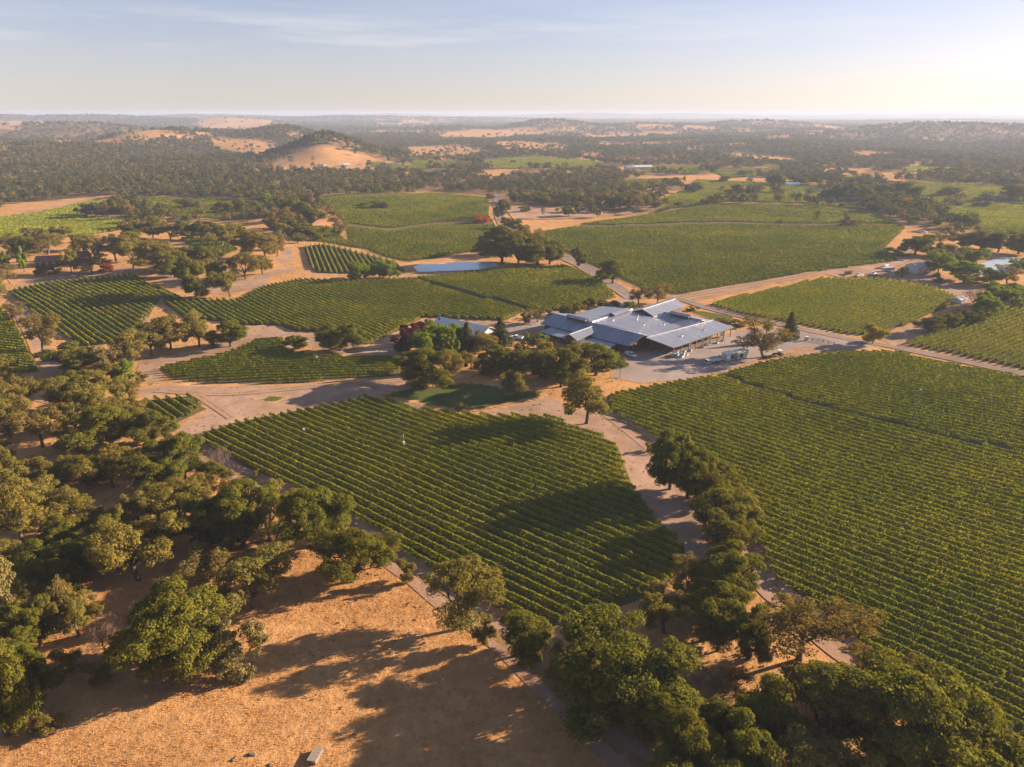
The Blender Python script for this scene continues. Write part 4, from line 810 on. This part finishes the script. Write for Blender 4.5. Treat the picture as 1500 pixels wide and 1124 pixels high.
# fermentation tanks, bins and crates under the shed
def tank():
    r = tag(empty('steel_tank', (0, 0, 0)), None, 'tank'); b = MB(); n = 16
    prof = [(.35, .55), (.9, .75), (.95, .8), (.95, 2.9), (.9, 2.98), (.25, 3.3), (.25, 3.45), (0.01, 3.45)]
    for i, (rr, z) in enumerate(prof): b.v += [(rr * math.cos(6.28318 * j / n), rr * math.sin(6.28318 * j / n), z) for j in range(n)]
    b.f += [(i * n + j, i * n + (j + 1) % n, (i + 1) * n + (j + 1) % n, (i + 1) * n + j) for i in range(len(prof) - 1) for j in range(n)]
    b.build('tank_body', M['steel'], r)
    for a in (.78, 2.36, 3.93, 5.5): MB().tube([(math.cos(a) * .72, math.sin(a) * .72, -.3), (math.cos(a) * .72, math.sin(a) * .72, .72)], .06, 6).build('leg', M['steel'], r)
    return r
tk = tank(); spots = [(51.5, 21), (54.2, 25.2), (51.5, 29.5), (54.5, 33.6), (55.2, 37.6), (54, 41.6), (57.3, 45)]
for i, (a, b) in enumerate(spots): put(tk if i == 0 else copy_tree(tk), p=WLOC(a, b), label=ORD[i].replace(' ', '-') + ' steel wine tank under the open winery shed', group='steel tanks under the winery shed')
def crate():
    r = tag(empty('grape_bin', (0, 0, 0)), None, 'bin'); b = MB().box(-.6, .6, -.6, -.54, .12, .75).box(-.6, .6, .54, .6, .12, .75).box(-.6, -.54, -.54, .54, .12, .75).box(.54, .6, -.54, .54, .12, .75).box(-.54, .54, -.54, .54, .12, .18)
    b.build('bin_body', M['bin'], r); MB().box(-.6, -.4, -.6, .6, 0, .12).box(-.1, .1, -.6, .6, 0, .12).box(.4, .6, -.6, .6, 0, .12).build('skid', M['dark'], r); return r
cb = crate(); n = 0
for i, (a, b, z) in enumerate([(56.5, 9.5, 0), (56.5, 9.5, .77), (57.9, 10.2, 0), (57.9, 10.2, .77), (59.2, 11.0, 0), (57.6, 12.0, 0), (58.9, 12.6, 0), (58.9, 12.6, .77), (56.3, 12.4, 0), (56.3, 12.4, .77), (57.8, 14.2, 0), (59.3, 14.4, 0)]):
    put(cb if i == 0 else copy_tree(cb), p=WLOC(a, b), dz=z, rz=WANG + .1 * ((i * 7) % 5 - 2), label='pale plastic grape bin stacked at the near corner of the winery shed', group='grape bins by the shed corner')
for i, (a, b) in enumerate([(56.5, 17.5), (57.5, 20), (58.6, 27), (58.2, 31), (60.2, 40.5), (60, 36)]):
    put(copy_tree(cb), p=WLOC(a, b), rz=WANG + .3 * i, label=ORD[i].replace(' ', '-') + ' single grape bin standing along the open shed edge', group='single grape bins along the shed')

# ------------------------------------------------------------------ vehicles
def wheel(x, y, r, wd, root):
    t = MB().tube([(x, y - wd / 2, r), (x, y + wd / 2, r)], r, 14).build('wheel', M['dark'], root); MB().tube([(x, y - wd / 2 - .02, r), (x, y + wd / 2 + .02, r)], r * .55, 10).build('rim', M['steel'], t)
def pickup(paint):
    r = tag(empty('pickup_truck', (0, 0, 0)), None, 'pickup')
    b = MB().prism([(-.92, .45), (.92, .45), (.95, .8), (.9, 1.05), (-.9, 1.05), (-.95, .8)], -2.7, 2.6)
    b.build('body', M[paint], r, .05)
    MB().add([(-.35, -.85, 1.05), (1.35, -.85, 1.05), (1.35, .85, 1.05), (-.35, .85, 1.05), (-.25, -.72, 1.62), (.75, -.72, 1.62), (.75, .72, 1.62), (-.25, .72, 1.62)], [(0, 1, 5, 4), (1, 2, 6, 5), (2, 3, 7, 6), (3, 0, 4, 7)]).build('cab_window', M['glass'], r)
    MB().box(-.3, .82, -.76, .76, 1.61, 1.69).build('cab_roof', M[paint], r, .03)
    MB().box(-2.6, -.42, -.92, -.84, 1.0, 1.35).box(-2.6, -.42, .84, .92, 1.0, 1.35).box(-2.68, -2.6, -.92, .92, 1.0, 1.35).build('bed_side', M[paint], r)
    for x in (-1.75, 1.7):
        for y in (-.82, .82): wheel(x, y, .38, .24, r)
    for y in (-.65, .65): MB().box(2.58, 2.64, y - .2, y + .2, .72, .9).build('headlight', M['white'], r)
    MB().box(2.55, 2.72, -.9, .9, .42, .58).build('bumper', M['steel'], r); return r
pk = pickup('white'); put(pk, (924, 522), R(-60), 'white pickup parked in the shade of the winery gable')
for px, rz, lab, pt in (((1258, 405), .5, 'white and dark pickup parked alone on the dirt yard', 'white'), ((1279, 403), .9, 'white pickup parked by the field road junction', 'white'), ((1283, 406), 2.4, 'blue pickup parked beside the white one by the field road', 'blue'), ((893, 453), .2, 'white pickup half hidden behind bushes at the winery back', 'white'), ((757, 497), 2.7, 'pale pickup parked between garden trees and the winery', 'white')):
    v = pickup(pt); put(v, px, rz, lab)
for i, (x, y) in enumerate(((1207, 290), (1216, 291), (1226, 292), (1233, 293), (1345, 340), (1352, 341))):
    c = copy_tree(pk); put(c, (x, y), .3 + i, ['leftmost', 'second-from-left', 'third-from-left', 'rightmost', 'nearer', 'farther'][i] + (' pale pickup parked below the far farm trees' if i < 4 else ' pale pickup among the trees at the far dirt lot'), 'far parked pickups')
def box_truck():
    r = tag(empty('box_truck', (0, 0, 0)), 'white box truck with dark cab windows parked below the yard oak', 'truck')
    MB().box(-1.1, 1.1, -1.05, 1.05, .5, 2.3).build('cab', M['bin'], r, .12).location = (-4.2, 0, 0)
    MB().box(-5.34, -5.3, -.95, .95, 1.35, 2.15).box(-4.9, -3.9, -1.08, -1.05, 1.35, 2.1).box(-4.9, -3.9, 1.05, 1.08, 1.35, 2.1).build('cab_window', M['glass'], r)
    MB().box(-3.0, 3.6, -1.2, 1.2, .95, 1.2).build('flatbed', M['dark'], r)
    MB().box(-2.9, 3.5, -1.2, 1.2, 1.2, 1.8).build('bed_load', M['bin'], r, .05)
    for x in (-4.3, .9, 2.2):
        for y in (-.95, .95): wheel(x, y, .5, .32, r)
    return r
t = box_truck(); put(t, (1047, 532), R(28)); t.scale = (.8, .85, .85); t['label'] = 'white flatbed truck with dark windscreen beside the two portable sheds'
def portable(label, px, L, rz, hole):
    r = tag(empty('site_container', (0, 0, 0)), label, 'container'); MB().box(-L / 2, L / 2, -1.25, 1.25, .25, 3.0).build('shell', M['offwhite'], r, .03)
    MB().slab([(-L / 2 - .15, -1.4, 3.02), (L / 2 + .15, -1.4, 3.02), (L / 2 + .15, 1.4, 3.2), (-L / 2 - .15, 1.4, 3.2)], .1).build('lid', M['white'], r)
    MB().box(hole - .8, hole + .8, -1.29, -1.255, .7, 2.4).build('opening', M['dark'], r)
    for k in range(int(L / .6)): MB().box(-L / 2 + .2 + .6 * k, -L / 2 + .26 + .6 * k, -1.275, -1.255, .3, 2.95).build('rib', M['bin'], r) if abs(-L / 2 + .2 + .6 * k - hole) > .9 else None
    for x in (-L / 2 + .4, L / 2 - .4): MB().box(x - .3, x + .3, -1.2, 1.2, -.3, .25).build('skid', M['dark'], r)
    put(r, px, rz); return r
portable('pale ribbed site container with no lid gap, nearer the flatbed truck', (1066, 528), 4.2, R(30), 1.0)
portable('pale ribbed site container with dark opening, nearer the yard oak', (1084, 525), 5.4, R(30), -.8)
def tractor():
    r = tag(empty('tractor', (0, 0, 0)), 'small tractor with white canopy beside the yard oak', 'tractor')
    MB().box(-.3, 1.9, -.38, .38, .75, 1.35).build('bonnet', M['dark'], r, .06); MB().box(-1.2, -.2, -.5, .5, .7, 1.15).build('seat_deck', M['dark'], r)
    MB().box(-1.5, .1, -.85, .85, 2.3, 2.42).build('canopy', M['white'], r, .04)
    for x in (-1.4, 0):
        for y in (-.75, .75): MB().tube([(x, y, .9), (x, y, 2.3)], .04, 5).build('canopy_post', M['dark'], r)
    for y in (-.8, .8): wheel(-.9, y, .72, .42, r); wheel(1.5, y, .42, .26, r)
    return r
put(tractor(), (1139, 522), R(190))
def trailer():
    r = tag(empty('farm_trailer', (0, 0, 0)), 'low red farm trailer hitched near the white canopied tractor', 'trailer'); MB().box(-1.6, 1.6, -.8, .8, .5, .62).build('deck', M['red'], r); MB().tube([(1.6, 0, .55), (2.8, 0, .5)], .06, 5).build('hitch', M['dark'], r)
    MB().box(-1.5, -.6, -.6, .6, .62, 1.1).box(.1, 1.2, -.6, .6, .62, 1.0).build('load', M['dark'], r)
    for y in (-.85, .85): wheel(-.2, y, .38, .22, r)
    return r
put(trailer(), (1126, 525), R(15))
for i, (px, L, lab) in enumerate((((1300, 398), 7.5, 'long pale farm trailer parked by the field road end'), ((1296, 393), 5.5, 'short grey farm trailer behind the long pale one'), ((1318, 399), 5, 'small pale farm trailer beside the yellow green tree'))):
    r = tag(empty('farm_trailer', (0, 0, 0)), lab, 'trailer'); MB().box(-L / 2, L / 2, -1.1, 1.1, .8, 2.5 - .4 * i).build('box', M['bin' if i != 1 else 'steel'], r, .05); MB().tube([(L / 2, 0, .8), (L / 2 + 1.2, 0, .6)], .07, 5).build('hitch', M['dark'], r)
    for x in (-.7, .7):
        for y in (-1.0, 1.0): wheel(x, y, .42, .24, r)
    put(r, px, .3 + .5 * i)

# ------------------------------------------------------------------ other buildings
def gable_house(name, label, cat, px, L, Wd, eave, rise, rz, wallm, roofm, over=.6, windows=3, chimney=False):
    r = tag(empty(name, (0, 0, 0)), label, cat)
    h = Wd / 2
    MB().prism([(-h, -1.5), (h, -1.5), (h, eave), (0, eave + rise), (-h, eave)], -L / 2, L / 2).build('wall', M[wallm], r)
    k = rise / h; m = []
    for sg in (-1, 1):
        q = [(-L / 2 - over, sg * (h + over), eave - k * over + .12), (L / 2 + over, sg * (h + over), eave - k * over + .12), (L / 2 + over, 0, eave + rise + .14), (-L / 2 - over, 0, eave + rise + .14)]
        rf = MB().slab(q if sg < 0 else q[::-1], .16).build('roof', M[roofm], r)
    for i in range(windows):
        x = -L / 2 + L * (i + .5) / windows; wd = MB().box(x - .7, x + .7, -h - .06, -h - .01, .9, 2.1).build('window', M['white'], r); MB().box(x - .55, x + .55, -h - .09, -h - .065, 1.02, 1.98).build('pane', M['glass'], wd)
    MB().box(L * .18 - .5, L * .18 + .5, -h - .05, -h - .01, -.2, 2.0).build('door', M['trim'], r) if windows else None
    if chimney: MB().box(L * .25 - .4, L * .25 + .4, -.4, .4, eave + rise * .6, eave + rise + 1.3).build('chimney', M['offwhite'], rf)
    put(r, px, rz); return r
a, b = G([(646, 484)])[0], G([(716, 498)])[0]; mid = (a + b) / 2; rz = math.atan2(b[1] - a[1], b[0] - a[0])
tr = gable_house('tasting_room', 'long cream roofed tasting room behind the purple trees', 'building', (680, 491), 25, 10.5, 3.4, 2.3, rz, 'offwhite', 'white', .9, 5)
gable_house('ranch_house', 'low house with reddish roof and white windows in the trees', 'house', (78, 387), 15, 9, 2.7, 2.4, R(14), 'darkwood', 'tile', .8, 4)
gable_house('ranch_house', 'small red roofed house wing with white chimney beside the larger house', 'house', (122, 383), 7, 7, 3.8, 2.2, R(60), 'darkwood', 'tile', .6, 2, True)
gable_house('white_house', 'white house deep in the dark far woods', 'house', (356, 271), 14, 9, 3, 2, R(10), 'white', 'white', .6, 3)
gable_house('white_house', 'white house at the foot of the golden hill', 'house', (471, 246), 12, 8, 3.2, 2, R(-20), 'white', 'offwhite', .6, 3)
gable_house('white_house', 'pale house right of the white one under the golden hill', 'house', (507, 244), 10, 8, 3, 2, R(30), 'offwhite', 'offwhite', .6, 2)
gable_house('white_house', 'pale roofed house in the wood below the golden hill', 'house', (485, 268), 13, 8, 3, 2, R(5), 'offwhite', 'offwhite', .6, 3)
gable_house('white_house', 'grey roofed house behind the bright poplars', 'house', (568, 264), 13, 9, 3, 2.2, R(-12), 'white', 'roof', .6, 3)
gable_house('white_house', 'small white house on top of the wooded golden hill', 'house', (466, 203), 11, 8, 3.5, 2, R(15), 'white', 'offwhite', .6, 3)
gable_house('farm_shed', 'long white roofed shed at the far vineyard edge', 'shed', (940, 248), 30, 12, 4, 2, R(4), 'white', 'white', .8, 4)
gable_house('farm_shed', 'grey farm shed left of the long white one', 'shed', (922, 249), 14, 10, 4, 2, R(20), 'offwhite', 'roof', .8, 2)
gable_house('farm_shed', 'white roofed shed beside the bare brown tree', 'shed', (1404, 443), 6.0, 4.2, 1.8, .9, R(35), 'offwhite', 'bin', .4, 1)
gable_house('farm_shed', 'pale blue roofed shed among the trees by the dirt yard', 'shed', (1343, 398), 11, 8, 3.4, 1.8, R(25), 'offwhite', 'roof', .5, 2)
gable_house('farm_shed', 'white farm shed near the far right tree line', 'shed', (1476, 267), 22, 10, 4, 2, R(10), 'white', 'white', .6, 3)
gable_house('farm_shed', 'pale farm building below the far right tree row', 'shed', (1262, 273), 18, 10, 4, 2, R(-10), 'white', 'roof', .6, 3)
gable_house('farm_shed', 'white farm building beside the bright far trees', 'shed', (1160, 273), 16, 8, 3, 1.8, R(8), 'white', 'white', .6, 3)

# ------------------------------------------------------------------ small things
def wind_machine():
    r = tag(empty('wind_machine', (0, 0, 0)), 'tall frost fan pole standing in the upper right block', 'wind machine')
    MB().tube([(0, 0, -.3), (0, 0, 9.0)], [.18, .11], 10).build('tower', M['greybark'], r); MB().box(-.35, .5, -.3, .3, 8.9, 9.5).build('gearbox', M['greybark'], r, .05)
    MB().box(-.55, .55, -.9, .2, -.2, 1.2).build('engine_box', M['white'], r, .05)
    for sg in (-1, 1):
        MB().add([(.55, 0, 9.2), (.6, sg * .5, 9.05), (.62, sg * 2.7, 9.1), (.5, sg * 2.7, 9.35), (.48, sg * .5, 9.4), (.50, 0, 9.3)], [(0, 1, 4, 5), (1, 2, 3, 4)]).build('blade', M['greybark'], r).rotation_euler = (R(62), 0, 0)
    for q in [x for x in bpy.data.objects if x.parent == r and x.name.startswith('blade')]:
        q.location = (0, 0, 0); q.rotation_euler = (0, 0, 0)
    return r
put(wind_machine(), (1339, 615), R(60))
def mast():
    r = tag(empty('weather_mast', (0, 0, 0)), 'slim white weather mast standing among the central vine rows', 'weather mast')
    MB().tube([(0, 0, -.2), (0, 0, 4.6)], [.07, .04], 7).build('pole', M['white'], r); MB().box(-.28, .28, -.22, .22, 1.5, 2.2).build('instrument_box', M['white'], r, .03)
    MB().tube([(-.5, 0, 4.3), (.5, 0, 4.3)], .03, 5).build('crossarm', M['steel'], r); MB().slab([(-.35, -.45, 3.1), (.35, -.45, 3.1), (.35, .05, 3.5), (-.35, .05, 3.5)], .04).build('solar_panel', M['glass'], r); return r
put(mast(), (592, 658), .4)
for px, lab in (((446, 640), 'small white instrument box on a post in the central vines'), ((465, 532), 'small white box on a post above the short vine block')):
    r = tag(empty('instrument_post', (0, 0, 0)), lab, 'post'); MB().tube([(0, 0, -.2), (0, 0, 2.0)], .05, 6).build('post', M['trim'], r); MB().box(-.3, .3, -.25, .25, 1.9, 2.5).build('box', M['white'], r, .03); put(r, px, .3)
def trough():
    r = tag(empty('stock_trough', (0, 0, 0)), 'pale topped long trough lying on the open dry slope', 'trough')
    MB().box(-.62, .62, -1.15, 1.15, 0, .62).build('basin', M['concrete'], r, .03); m = MB()
    for k in range(4): m.box(-.66 + .335 * k, -.66 + .315 + .335 * k, -1.2, 1.2, .625, .68)
    m.build('lid', M['plank'], r); return r
put(trough(), (462, 1110), R(-12))
def boulder(seed, s):
    bm = bmesh.new(); bmesh.ops.create_icosphere(bm, subdivisions=3, radius=1); rg = np.random.default_rng(seed); off = rg.uniform(0, 50)
    for v in bm.verts:
        k = 1 + .5 * float(noise(v.co.x * 1.1 + off, v.co.y * 1.1 + v.co.z * 1.7, 50)) + .16 * float(noise(v.co.x * 3 + off, v.co.y * 3 - v.co.z * 3, 51)); v.co = Vector((v.co.x * s * k, v.co.y * s * .7 * k, max(v.co.z, -.35) * s * .55 * k))
    me = bpy.data.meshes.new('boulder'); bm.to_mesh(me); bm.free(); return link('boulder', me, M['boulder'])
for i, (px, s, lab) in enumerate((((369, 1106), .8, 'flat dark boulder poking from the dry grass left of the trough'), ((342, 1113), .6, 'small rough boulder farther left in the dry grass'), ((395, 1122), .6, 'low boulder at the lower edge of the dry slope'), ((560, 962), .45, 'small boulder in the long oak shadow'), ((520, 1075), .4, 'little stone in the dry grass right of the trough'), ((878, 1048), .6, 'boulder at the foot of the huge dark oak'))):
    put(tag(boulder(i, s * .65), lab, 'boulder'), px, i * 1.1)
def snag():
    r = tag(empty('dead_tree', (0, 0, 0)), 'dead leaning snag in the shade of the slope corner', 'dead tree')
    MB().tube([(0, 0, -.1), (.1, 0, 1.6), (-.1, .1, 3.2)], [.16, .13, .05], 7).build('trunk', M['greybark'], r); MB().tube([(.2, 0, .2), (1.2, .2, 1.0), (2.2, .3, 1.3)], [.1, .08, .03], 6).build('branch', M['greybark'], r); return r
put(snag(), (117, 985), .2)
def log_pile():
    r = tag(empty('fallen_branch', (0, 0, 0)), 'fallen pale branch beside the dark brush heap', 'branch')
    MB().tube([(0, 0, .2), (1.2, .1, .5), (2.6, -.1, .7)], [.12, .1, .04], 6).build('limb', M['greybark'], r); MB().tube([(1.0, .1, .45), (1.5, .9, .8)], [.07, .03], 5).build('twig', M['greybark'], r); return r
put(log_pile(), (246, 1004), .5)
def low_fence():
    r = tag(empty('plank_fence', (0, 0, 0)), 'low curved plank fence beside the paved road', 'fence')
    P = G([(1183, 499), (1190, 500), (1198, 501), (1206, 502), (1213, 504), (1222, 506)]); o = P[0]; r.location = o
    for i, p in enumerate(P):
        q = p - o; MB().box(q[0] - .08, q[0] + .08, q[1] - .08, q[1] + .08, q[2] - .2, q[2] + 1.3).build('post', M['trim'], r)
        if i: 
            a = P[i - 1] - o
            for z in (.35, .75, 1.15): MB().tube([(a[0], a[1], a[2] + z), (q[0], q[1], q[2] + z)], .06, 4).build('rail', M['plank'], r)
low_fence()
r = tag(empty('gate_pillar', (0, 0, 0)), 'white gate pillar at the end of the plank fence', 'pillar'); MB().box(-.5, .5, -.5, .5, -.2, 1.5).build('shaft', M['offwhite'], r, .04); MB().box(-.6, .6, -.6, .6, 1.5, 1.65).build('cap', M['white'], r, .03); put(r, (1181, 499), .3)
r = tag(empty('light_pole', (0, 0, 0)), 'short dark pole at the yard corner by the vines', 'pole'); MB().tube([(0, 0, -.2), (0, 0, 3.4)], .07, 6).build('post', M['dark'], r); MB().box(-.18, .18, -.18, .18, 3.3, 3.6).build('lamp_head', M['dark'], r); put(r, (908, 553), 0)

# ------------------------------------------------------------------ haze: the air over the whole land
def haze():
    m, nt, out = newmat('hazy air')
    v = nd(nt, 'ShaderNodeVolumePrincipled', {'Color': rgb((.44, .54, .72)), 'Density': 1.35e-4, 'Anisotropy': .12})
    nt.links.new(v.outputs[0], out.inputs['Volume'])
    tag(MB().box(-33000, 33000, -33000, 33000, GZ[0] - 1, max(GZ[1] + 14, CAM_H + 8)).build('haze', m), 'thin pale haze over the far hills', 'haze', kind='stuff')
haze()
